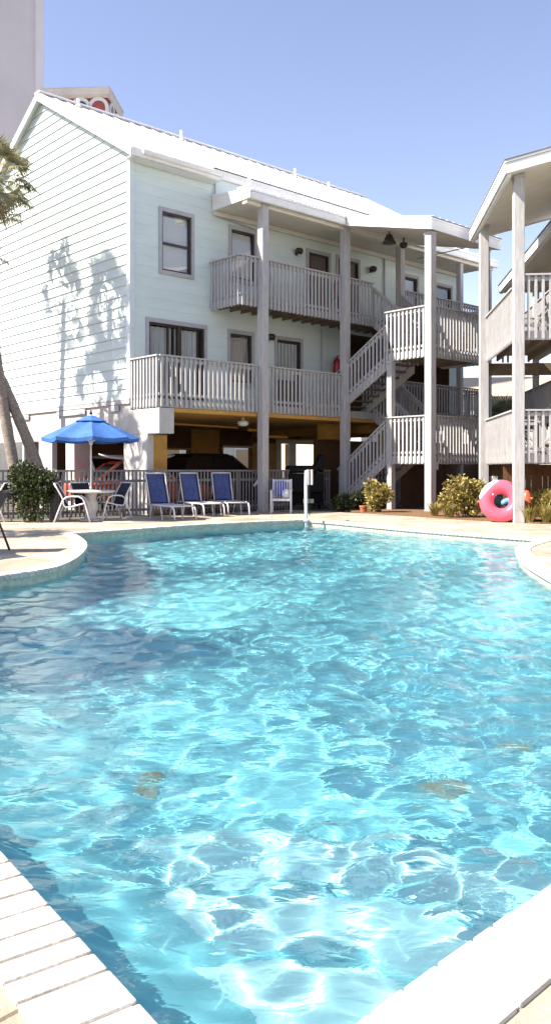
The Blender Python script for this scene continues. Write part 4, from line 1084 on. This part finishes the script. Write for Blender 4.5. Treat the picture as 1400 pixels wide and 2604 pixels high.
mb = MB(); mb.lathe([(0, 0), (.10, .0), (.30, .05), (.36, .18), (.33, .42), (.22, .62), (.08, .74), (0, .76)], n=22); o = mb.build('beach_ball', orangev_m, smooth=True, loc=(6.24, 21.0, .035)); o.scale = (.56, .5, .98); tag(o, 'orange red inflatable poking out behind the timber post', 'inflatable')

# ------------------------------------------------------------------ plants
def leaf_cloud(mb, cx, cy, cz, rx, ry, rz, n, size, rng, long=1.6, shell=.55, lumps=7):
    cs = [(rng.uniform(-.55, .55), rng.uniform(-.55, .55), rng.uniform(-.5, .55), rng.uniform(.38, .62)) for _ in range(lumps)]
    for i in range(n):
        l = cs[rng.randrange(lumps)]
        d = Vector((rng.gauss(0, 1), rng.gauss(0, 1), rng.gauss(0, 1))).normalized()
        r = l[3] * (shell + (1 - shell) * rng.random()) * (1.08 if rng.random() < .08 else 1)
        p = Vector((cx + (l[0] + d.x * r) * rx, cy + (l[1] + d.y * r) * ry, cz + (l[2] + d.z * r) * rz))
        if p.z < .03: continue
        t = (d * .7 + Vector((rng.gauss(0, .6), rng.gauss(0, .6), rng.gauss(.25, .6)))).normalized()
        u = t.cross(Vector((rng.gauss(0, 1), rng.gauss(0, 1), rng.gauss(0, 1)))).normalized()
        s = size * rng.uniform(.6, 1.3); w = s / long / 2; nrm = u.cross(t)
        a = p; b_ = p + t * s * .5 + u * w + nrm * s * .06; c = p + t * s; e = p + t * s * .5 - u * w + nrm * s * .06
        mb.quad(a, b_, c, e)
def shrub(name, label, x, y, rx, ry, rz, n, size, m, seed, group=None, long=1.7, stems=7, z=0.0, lumps=7):
    rng = random.Random(seed); t = thing(name, label, 'shrub', (x, y, z), 0, group)
    mb = MB(); leaf_cloud(mb, 0, 0, rz * 1.0, rx, ry, rz, n, size, rng, long, lumps=lumps); mb.build('foliage', m, t)
    mb = MB()
    for k in range(stems):
        a = rng.uniform(0, 6.28); q = rng.uniform(.2, .7)
        mb.tube([(.06 * math.cos(a), .06 * math.sin(a), 0), (rx * q * .5 * math.cos(a), ry * q * .5 * math.sin(a), rz * .7), (rx * q * math.cos(a), ry * q * math.sin(a), rz * 1.35)], [.018, .013, .006], 5)
    mb.build('stem', stem_m, t); return t
shrub('shrub', 'tall dark leafy shrub at the left end of the picket fence', -6.02, 20.95, .74, .5, .74, 5200, .085, leafdark_m, 3, long=1.5, stems=9, lumps=9)
shrub('shrub', 'olive shrub left of the sunlit stair post', 3.05, 25.0, .44, .4, .46, 1500, .10, leafgold_m, 4, 'olive shrubs by the stair towers', z=.03)
shrub('shrub', 'broad olive shrub between the stair post and the pink ring', 5.02, 22.4, .66, .5, .53, 2400, .105, leafgold_m, 5, 'olive shrubs by the stair towers', z=.03, lumps=9)
shrub('shrub', 'low olive shrub at the right edge, right of the pink ring', 6.75, 20.45, .52, .4, .40, 1500, .12, leafgold_m, 6, 'olive shrubs by the stair towers', z=.03, long=3)
shrub('shrub', 'dim low shrub in the shade below the stair railing', 2.2, 26.2, .6, .35, .33, 900, .10, leafdark_m, 7, 'olive shrubs by the stair towers', z=.0)
def tuft(label, x, y, n, h, seed, m=leafgold_m, spread=.3):
    rng = random.Random(seed); mb = MB()
    for i in range(n):
        a = rng.uniform(0, 6.28); r0 = rng.uniform(0, .10); l = h * rng.uniform(.6, 1.15); sp = spread * rng.uniform(.3, 1.2); w = .011 * rng.uniform(.7, 1.5)
        d = Vector((math.cos(a), math.sin(a), 0)); sd_ = Vector((-d.y, d.x, 0)) * w
        p0 = d * r0; p1 = d * (r0 + sp * .35) + Vector((0, 0, l * .6)); p2 = d * (r0 + sp) + Vector((0, 0, l * rng.uniform(.75, 1.0)))
        mb.quad(p0 - sd_, p0 + sd_, p1 + sd_, p1 - sd_); mb.add([p1 - sd_, p1 + sd_, p2], [(0, 1, 2)])
    o = mb.build('grass_tuft', m, loc=(x, y, .02)); tag(o, label, 'plant', 'spiky tufts in the planting bed'); return o
tuft('spiky pale tuft right at the foot of the sunlit stair post', 4.30, 22.9, 90, .45, 21)
tuft('spiky tuft just right of the stair post, before the broad shrub', 4.55, 22.15, 110, .42, 22)
tuft('spiky tuft hugging the right side of the post behind the pink ring', 6.10, 20.3, 110, .5, 23)
tuft('spiky tuft at the right edge of the photo on the bed', 6.45, 20.15, 140, .55, 24)
tuft('tall spiky tuft behind the right edge shrub', 6.9, 20.1, 120, .6, 25)
def pot(x, y):
    t = thing('plant_pot', 'small terracotta pot on the ground left of the olive shrub', 'pot', (x, y, 0)); mb = MB()
    mb.lathe([(0, .0), (.085, .0), (.115, .17), (.13, .17), (.13, .215), (.11, .215), (.10, .16), (0, .16)], n=18); mb.build('body', terracotta_m, t); mb = MB(); mb.lathe([(0, .161), (.095, .165), (0, .175)], n=14); mb.build('soil', mulch_m, t)
pot(2.62, 25.15)
rng = random.Random(77); mb = MB()
for i in range(150):
    if i < 55: x, y = rng.uniform(-6.5, -3.4), rng.uniform(11.5, 20.5)
    elif i < 125: x, y = rng.uniform(1.6, 7.5), rng.uniform(19.3, 24.5)
    elif i < 140: x, y = rng.uniform(-2.5, .2), rng.uniform(20.8, 23.5)
    else: x, y = rng.choice([(.62, 2.08), (.75, 2.2), (-.66, 2.13), (.70, 2.10), (-.9, 2.4)]); x += rng.uniform(-.06, .06); y += rng.uniform(-.05, .05)
    if inside(x, y, OUTER): continue
    a = rng.uniform(0, 6.28); l = rng.uniform(.03, .085) * (1 if y > 5 else .5); w = l * .22; d = Vector((math.cos(a), math.sin(a), 0)); q = Vector((-d.y, d.x, 0)); p = Vector((x, y, .046 if y > 5 else .012))
    if not inside(x, y, [Vector(c) for c in DECK]): continue
    mb.quad(p, p + d * l * .5 + q * w + Vector((0, 0, .012)), p + d * l, p + d * l * .5 - q * w + Vector((0, 0, .006)))
lv = mb.build('fallen_leaves', dryfrond_m); lv['kind'] = 'stuff'
# palms
def fan_frond(mb, base, dirv, pet, rad, rng, n=26, droop=.35, fold=.25):
    d = Vector(dirv).normalized(); side = d.cross(Vector((0, 0, 1)))
    side = side.normalized() if side.length > .05 else Vector((1, 0, 0)); up = side.cross(d).normalized()
    p0 = Vector(base); p1 = p0 + d * pet * .5 + up * .03; p2 = p0 + d * pet - Vector((0, 0, .05 * droop))
    mb.tube([p0, p1, p2], [.016, .012, .009], 4, cap=False)
    tw = rng.uniform(-.5, .5); s2 = side * math.cos(tw) + up * math.sin(tw); u2 = up * math.cos(tw) - side * math.sin(tw)
    for k in range(n):
        a = (k + .5) / n * R(230) - R(115); l = rad * (1 - .28 * abs(a / 2)) * rng.uniform(.85, 1.08)
        e = (d * math.cos(a) + s2 * math.sin(a)).normalized(); w = rad * .034
        q = d.cross(e); q = u2.cross(e).normalized()
        m1 = p2 + e * l * .55 + u2 * fold * abs(math.sin(a)) * .25 - Vector((0, 0, droop * l * .10)); tip = p2 + e * l + u2 * fold * abs(math.sin(a)) * .2 - Vector((0, 0, droop * l * rng.uniform(.35, .75)))
        mb.add([p2, m1 - q * w, m1 + q * w, tip], [(0, 1, 2), (1, 3, 2)])
def palm(label, base, bends, seed, nf=30, rad=.75, pet=.75, r0=.17, r1=.12, skirt=8, group='fan palms along the pool', spread=115):
    rng = random.Random(seed); t = thing('palm_tree', label, 'palm tree', (base[0], base[1], 0), 0, group)
    P = [Vector((0, 0, -.05))] + [Vector(q) for q in bends]; C = []
    m = len(P)
    for i in range(m - 1):
        a = P[max(i - 1, 0)]; b_ = P[i]; c = P[i + 1]; e = P[min(i + 2, m - 1)]
        for k in range(9):
            s = k / 9; C.append(.5 * ((2 * b_) + (-a + c) * s + (2 * a - 5 * b_ + 4 * c - e) * s * s + (-a + 3 * b_ - 3 * c + e) * s ** 3))
    C.append(P[-1]); n = len(C); mb = MB()
    mb.tube(C, [(r0 + (r1 - r0) * i / (n - 1)) * (1 + .05 * math.sin(i * 2.4)) for i in range(n)], 12); mb.build('trunk', trunk_m, t, smooth=True)
    top = C[-1]; mb = MB()
    for k in range(nf):
        az = 2.399 * k + rng.uniform(-.3, .3); el = R(80) - R(spread) * (k / nf) ** .85 + rng.uniform(-.12, .12)
        d = (math.cos(az) * math.cos(el), math.sin(az) * math.cos(el), math.sin(el))
        fan_frond(mb, top + Vector((0, 0, .05 + .12 * rng.random())), d, pet * rng.uniform(.8, 1.15), rad * rng.uniform(.85, 1.1), rng, droop=.25 + .9 * (k / nf))
    mb.build('crown', frond_m, t)
    if skirt:
        mb = MB()
        for k in range(skirt):
            az = 2.399 * k + .5; el = R(-38) - R(38) * rng.random()
            fan_frond(mb, top - Vector((0, 0, .1 + .25 * rng.random())), (math.cos(az) * math.cos(el), math.sin(az) * math.cos(el), math.sin(el)), pet * .6, rad * .75, rng, n=14, droop=.9)
        mb.build('dead_fronds', dryfrond_m, t)
    return t
palm('leaning palm whose fronds show at the left edge before the white gable', (-7.15, 24.0), [(-.42, .1, 2.0), (-.72, .1, 3.9), (-.86, .1, 5.5), (-.84, .1, 9.45)], 31, nf=32, rad=.68, pet=.85, skirt=14)
palm('palm whose trunk slants steeply up to the left from behind the shrub', (-6.35, 24.4), [(-.62, -.05, 1.7), (-1.35, -.1, 3.5), (-2.25, -.15, 5.5), (-2.75, -.15, 7.35)], 32, nf=26, rad=.68, pet=1.0, spread=95)
palm('tall palm out at the left whose frond tips show above the leaning palm', (-8.9, 26.7), [(-.1, -.1, 3.5), (-.2, -.2, 6.4), (-.25, -.3, 9.1)], 33, nf=24, rad=.62, pet=1.1, skirt=6, spread=85)
palm('palm out at the left that shades the corner pier of the parking', (-9.6, 22.2), [(-.05, .05, 3.0), (-.1, .1, 7.4)], 36, nf=24, rad=.7, pet=.9, skirt=5)
palm('palm beyond the left edge that shades the open water', (-8.55, 6.0), [(.1, .1, 2.5), (.2, .2, 5.9)], 34, nf=34, rad=.85, pet=.75)
palm('palm beyond the left edge that shades the sunny deck lobe', (-9.6, 15.4), [(.1, .1, 2.2), (.1, .2, 4.3)], 35, nf=30)

# ------------------------------------------------------------------ cars under the building
def car(name, label, x, y, a, paint, L=4.6, W=1.8, Ht=1.55, suv=0.0):
    t = thing(name, label, 'car', (x, y, 0), a, 'cars parked under the apartment building')
    st = [(-L / 2, .45, .80, .72), (-L / 2 + .15, .30, .92 + suv, .86), (-L * .28, .24, .98 + suv, .90), (-.1, .22, .98 + suv, .90), (L * .24, .22, .96 + suv, .90), (L * .40, .26, .86 + suv * .8, .86), (L / 2 - .08, .32, .72 + suv * .6, .78), (L / 2, .42, .60 + suv * .5, .66)]
    mb = MB(); vs = []
    for (xx, zb, zt, hw) in st:
        hw *= W / 1.8
        vs += [(xx, -hw * .92, zb), (xx, -hw, zb + .16), (xx, -hw * .97, zt - .12), (xx, -hw * .86, zt), (xx, hw * .86, zt), (xx, hw * .97, zt - .12), (xx, hw, zb + .16), (xx, hw * .92, zb)]
    n = len(st); fs = [(i * 8 + k, (i + 1) * 8 + k, (i + 1) * 8 + (k + 1) % 8, i * 8 + (k + 1) % 8) for i in range(n - 1) for k in range(8)] + [tuple(range(8)), tuple((n - 1) * 8 + k for k in range(7, -1, -1))]
    mb.add(vs, fs); mb.build('body', paint, t, smooth=False, bevel=.03)
    zb = .97 + suv; hw = .80 * W / 1.8; rw = .64 * W / 1.8; zr = Ht
    xs = (-L * .44 if suv else -L * .36, -L * .30 if suv else -L * .20, L * .04, L * .22)
    mb = MB(); mb.hexa([(xs[0], -hw, zb - .06), (xs[3], -hw, zb - .06), (xs[3], hw, zb - .06), (xs[0], hw, zb - .06), (xs[1], -rw, zr - .08), (xs[2], -rw, zr - .08), (xs[2], rw, zr - .08), (xs[1], rw, zr - .08)]); mb.build('glasshouse', glassdark_m, t)
    mb = MB(); mb.hexa([(xs[1] - .05, -rw - .02, zr - .09), (xs[2] + .07, -rw - .02, zr - .09), (xs[2] + .07, rw + .02, zr - .09), (xs[1] - .05, rw + .02, zr - .09), (xs[1] + .1, -rw + .1, zr), (xs[2] - .1, -rw + .1, zr), (xs[2] - .1, rw - .1, zr), (xs[1] + .1, rw - .1, zr)]); mb.build('roof', paint, t, bevel=.02)
    for s in (-1, 1):
        for f, g in (((xs[0], zb - .05), (xs[1], zr - .08)), ((xs[3], zb - .05), (xs[2], zr - .08)), (((xs[0] + xs[3]) / 2 - .1, zb - .05), ((xs[1] + xs[2]) / 2, zr - .08))):
            mb = MB(); mb.bar((f[0], s * (hw + .005), f[1]), (g[0], s * (rw + .005), g[1]), .08, .05, up=(0, 1, 0)); mb.build('pillar', paint, t)
    for xx in (-L * .29, L * .31):
        for s in (-1, 1):
            mb = MB(); mb.lathe([(.20, -.1), (.31, -.1), (.33, -.06), (.33, .06), (.31, .1), (.20, .1)], n=22, cap=False); w = mb.build('wheel', tyre_m, t); w.location = (xx, s * (W / 2 - .12), .33); w.rotation_euler = (PI / 2, 0, 0)
            mb = MB(); mb.lathe([(0, .07), (.05, .09), (.19, .085), (.2, .0), (.2, -.09), (0, -.09)], n=18); mb.build('rim', steel_m, w)
    for s in (-1, 1):
        mb = MB(); mb.box(L / 2 - .12, L / 2 - .03, s * .62 - .14, s * .62 + .14, .60 + suv * .5, .72 + suv * .5); mb.build('headlight', steel_m, t, bevel=.02)
        mb = MB(); mb.box(-L / 2 - .01, -L / 2 + .05, s * .66 - .10, s * .66 + .10, .70, .84 + suv * .5); mb.build('tail_light', red_m, t, bevel=.01)
    return t
x, y = loc2w(1.75, -2.2); car('parked_car', 'red car parked in the bay behind the blue umbrella', x, y, ANG - R(12), carred_m, Ht=1.55)
x, y = loc2w(1.5, -1.95); 
mb = MB(); vs = []
for i in range(17):
    f = i / 16; w_ = .27 * math.sin(PI * (.03 + .94 * f)) ** .55; h_ = .055 * math.sin(PI * (.05 + .9 * f)) ** .5
    for k in range(12):
        a = 2 * PI * k / 12; vs.append((-1.25 + 2.5 * f, w_ * math.cos(a), h_ * math.sin(a) + .10 * (2 * f - 1) ** 4))
mb.add(vs, [(i * 12 + k, i * 12 + (k + 1) % 12, (i + 1) * 12 + (k + 1) % 12, (i + 1) * 12 + k) for i in range(16) for k in range(12)] + [tuple(range(11, -1, -1)), tuple(16 * 12 + k for k in range(12))])
o = mb.build('surfboard', whitev_m, smooth=True, loc=(x, y, 1.665)); o.rotation_euler = (R(14), 0, ANG - R(12)); tag(o, 'long white rounded board lying on the red car roof', 'surfboard')
x, y = loc2w(5.0, -2.5); car('parked_car', 'large black car parked behind the loungers and fence', x, y, ANG + R(3), carblack_m, L=4.9, W=1.95, Ht=1.83, suv=.18)
x, y = loc2w(1.9, -6.0); car('parked_car', 'white car glimpsed between the pale piers left of the umbrella', x, y, ANG + R(95), carwhite_m, L=4.3, Ht=1.75, suv=.25)

# ------------------------------------------------------------------ fire extinguishers
def ext(u, v, z, label):
    x, y = loc2w(u, v); t = thing('fire_extinguisher', label, 'fire extinguisher', (x, y, z), ANG, 'red fire extinguishers on the balconies')
    mb = MB(); mb.lathe([(0, 0), (.14, 0), (.15, .03), (.15, .42), (.12, .52), (.05, .57), (.04, .60), (0, .60)], n=18); mb.build('cylinder', red_m, t, smooth=True)
    mb = MB(); mb.tube([(0, 0, .6), (0, 0, .66), (.09, 0, .68)], .022, 8); mb.tube([(0, 0, .64), (-.14, 0, .6), (-.17, 0, .4)], .014, 6); mb.build('valve', dark_m, t)
ext(8.38, .22, 4.62, 'red fire extinguisher by the wall on the lower balcony'); ext(8.4, .22, 7.35, 'red fire extinguisher by the brown door on the upper balcony')
for (u, z, lab) in ((8.38, 3.26, 'lower'), (8.4, 6.46, 'upper')):
    x, y = loc2w(u, .25); t = thing('stand', 'dark stand under the red fire extinguisher on the %s balcony' % lab, 'stand', (x, y, z), ANG, 'extinguisher stands')
    h = 1.355 if z < 5 else .885; mb = MB(); mb.box(-.16, .16, -.16, .16, h - .04, h); mb.build('top', dark_m, t)
    for sx in (-.13, .13):
        for sy in (-.13, .13): mb = MB(); mb.box(sx - .02, sx + .02, sy - .02, sy + .02, 0, h - .041); mb.build('leg', dark_m, t)

# ------------------------------------------------------------------ far buildings
t = thing('tower_block', 'tall plain grey concrete tower rising out of frame behind the gable', 'tower', (-16.5, 60.0, 0), ANG)
mb = MB(); mb.box(-14, -.62, 0, 16, 0, 62); mb.build('wall', tower_m, t)
mb = MB(); mb.box(-.619, 0, -.16, 14, 0, 62); mb.build('lit_strip', towerlit_m, t, bevel=.02)
mb = MB(); mb.box(.001, .10, .35, 13, 0, 62); mb.build('grey_strip', trim_m, t)  # narrow grey strip down the tower edge
mb = MB(); mb.box(.101, .22, .40, .9, 0, 62); mb.build('edge_strip', white_m, t)
t = thing('cupola_tower', 'red walled tower with arched windows and broad cream roof beyond the ridge', 'tower', (-14.6, 60.0, .2), R(-3))
mb = MB(); mb.box(-2.75, 2.75, 0, 3.6, 0, 27.42); mb.build('wall', redwall_m, t)
def arch(mb, cx, z, r0, r1, y0, y1, n=14, leg=1.6):
    for k in range(n):
        a, b_ = PI * k / n, PI * (k + 1) / n
        q = [(cx + r0 * math.cos(a), z + r0 * math.sin(a)), (cx + r1 * math.cos(a), z + r1 * math.sin(a)), (cx + r1 * math.cos(b_), z + r1 * math.sin(b_)), (cx + r0 * math.cos(b_), z + r0 * math.sin(b_))]
        mb.hexa([(u, y0, w) for u, w in q] + [(u, y1, w) for u, w in q])
    for s in (-1, 1): mb.box(cx + s * r0, cx + s * r1, y0, y1, z - leg, z)
def arch_fill(mb, cx, z, r, y):
    pts = [(cx + r * math.cos(PI * k / 14), y, z + r * math.sin(PI * k / 14)) for k in range(15)] + [(cx - r, y, z - 1.6), (cx + r, y, z - 1.6)]
    mb.add(pts, [tuple(range(len(pts)))])
sh_m = mat('red_shutter', (.36, .09, .07), .7, .1, 4)
for cx, m in ((-.62, sh_m), (.80, glassdark_m), (2.08, sh_m)):
    mb = MB(); arch_fill(mb, cx, 26.72, .50, -.02); w = mb.build('window', m, t)
    mb = MB(); arch(mb, cx, 26.72, .50, .74, -.12, .05); mb.build('arch_trim', white_m, w)
for cy in (.9, 2.6):
    mb = MB(); arch_fill(mb, cy, 26.72, .47, 0); w = mb.build('window', glassdark_m, t); w.rotation_euler = (0, 0, PI / 2); w.location = (2.77, 0, 0)
    mb = MB(); arch(mb, cy, 26.72, .47, .67, -.12, .05); mb.build('arch_trim', white_m, w)
mb = MB(); zz = 27.421
mb.hexa([(-2.80, -.05, zz), (2.80, -.05, zz), (2.80, 3.65, zz), (-2.80, 3.65, zz), (-2.88, -.3, zz + .14), (2.88, -.3, zz + .14), (2.88, 3.9, zz + .14), (-2.88, 3.9, zz + .14)])
mb.hexa([(-2.88, -.3, zz + .141), (2.88, -.3, zz + .141), (2.88, 3.9, zz + .141), (-2.88, 3.9, zz + .141), (-2.94, -.36, zz + .62), (2.94, -.36, zz + .62), (2.94, 3.96, zz + .62), (-2.94, 3.96, zz + .62)])
mb.hexa([(-2.98, -.40, zz + .621), (2.98, -.40, zz + .621), (2.98, 4.0, zz + .621), (-2.98, 4.0, zz + .621), (-1.2, 1.0, zz + .9), (1.2, 1.0, zz + .9), (1.2, 2.6, zz + .9), (-1.2, 2.6, zz + .9)]); mb.build('roof', cream_m, t)
def house(label, x, y, a, w, d, h, roofh, wm, rm, group='houses beyond the courtyard'):
    t = thing('house', label, 'house', (x, y, 0), a, group); mb = MB(); mb.box(-w / 2, w / 2, 0, d, 0, h); mb.build('wall', wm, t)
    mb = MB(); e = .4
    mb.add([(-w / 2 - e, -e, h + .002), (w / 2 + e, -e, h + .002), (w / 2 + e, d + e, h + .002), (-w / 2 - e, d + e, h + .002), (-w / 2 - e, d / 2, h + roofh), (w / 2 + e, d / 2, h + roofh)], [(3, 2, 1, 0), (0, 1, 5, 4), (2, 3, 4, 5), (1, 2, 5), (3, 0, 4)]); mb.build('roof', rm, t)
    k = -w / 2 + 1.2
    while k < w / 2 - 1:
        for z in ([1.2, 4.2] if h > 5 else [1.0]):
            mb = MB(); mb.box(k - .08, k + 1.08, -.05, -.002, z - .08, z + 1.38); f = mb.build('window', white_m, t); mb = MB(); mb.quad((k, -.06, z), (k + 1, -.06, z), (k + 1, -.06, z + 1.3), (k, -.06, z + 1.3)); mb.build('pane', glassdark_m, f)
        k += 2.6
    return t
house('cream house with tan roof far beyond the stair tower gap', 14.3, 62, R(-8), 16, 9, 6.6, 1.9, cream_m, mat('tan_roof', (.42, .34, .24), .8, .1, 2))
house('white house seen through the gap left of the right stair tower', 17.3, 66, R(6), 9, 9, 6.2, 2.2, white_m, roof_m)
x, y = loc2w(14.5, -19); house('low cream building seen through the openings of the parking', x, y, ANG, 13, 8, 5.4, 1.6, cream_m, roof_m)
x, y = loc2w(3.0, -22); house('white building behind the parking, seen left of its middle wall', x, y, ANG, 9, 8, 5.0, 1.6, white_m, roof_m)
palm('distant palm seen through the gap between the two buildings', (10.9, 41.0), [(.05, 0, 1.5), (.1, 0, 3.3)], 41, nf=26, rad=1.0, pet=1.0, skirt=0, group='palms beyond the courtyard')
palm('low distant palm in front of the white house, in the gap', (10.5, 38.0), [(.0, 0, .8), (0, 0, 1.6)], 42, nf=22, rad=.8, pet=.7, skirt=0, group='palms beyond the courtyard')
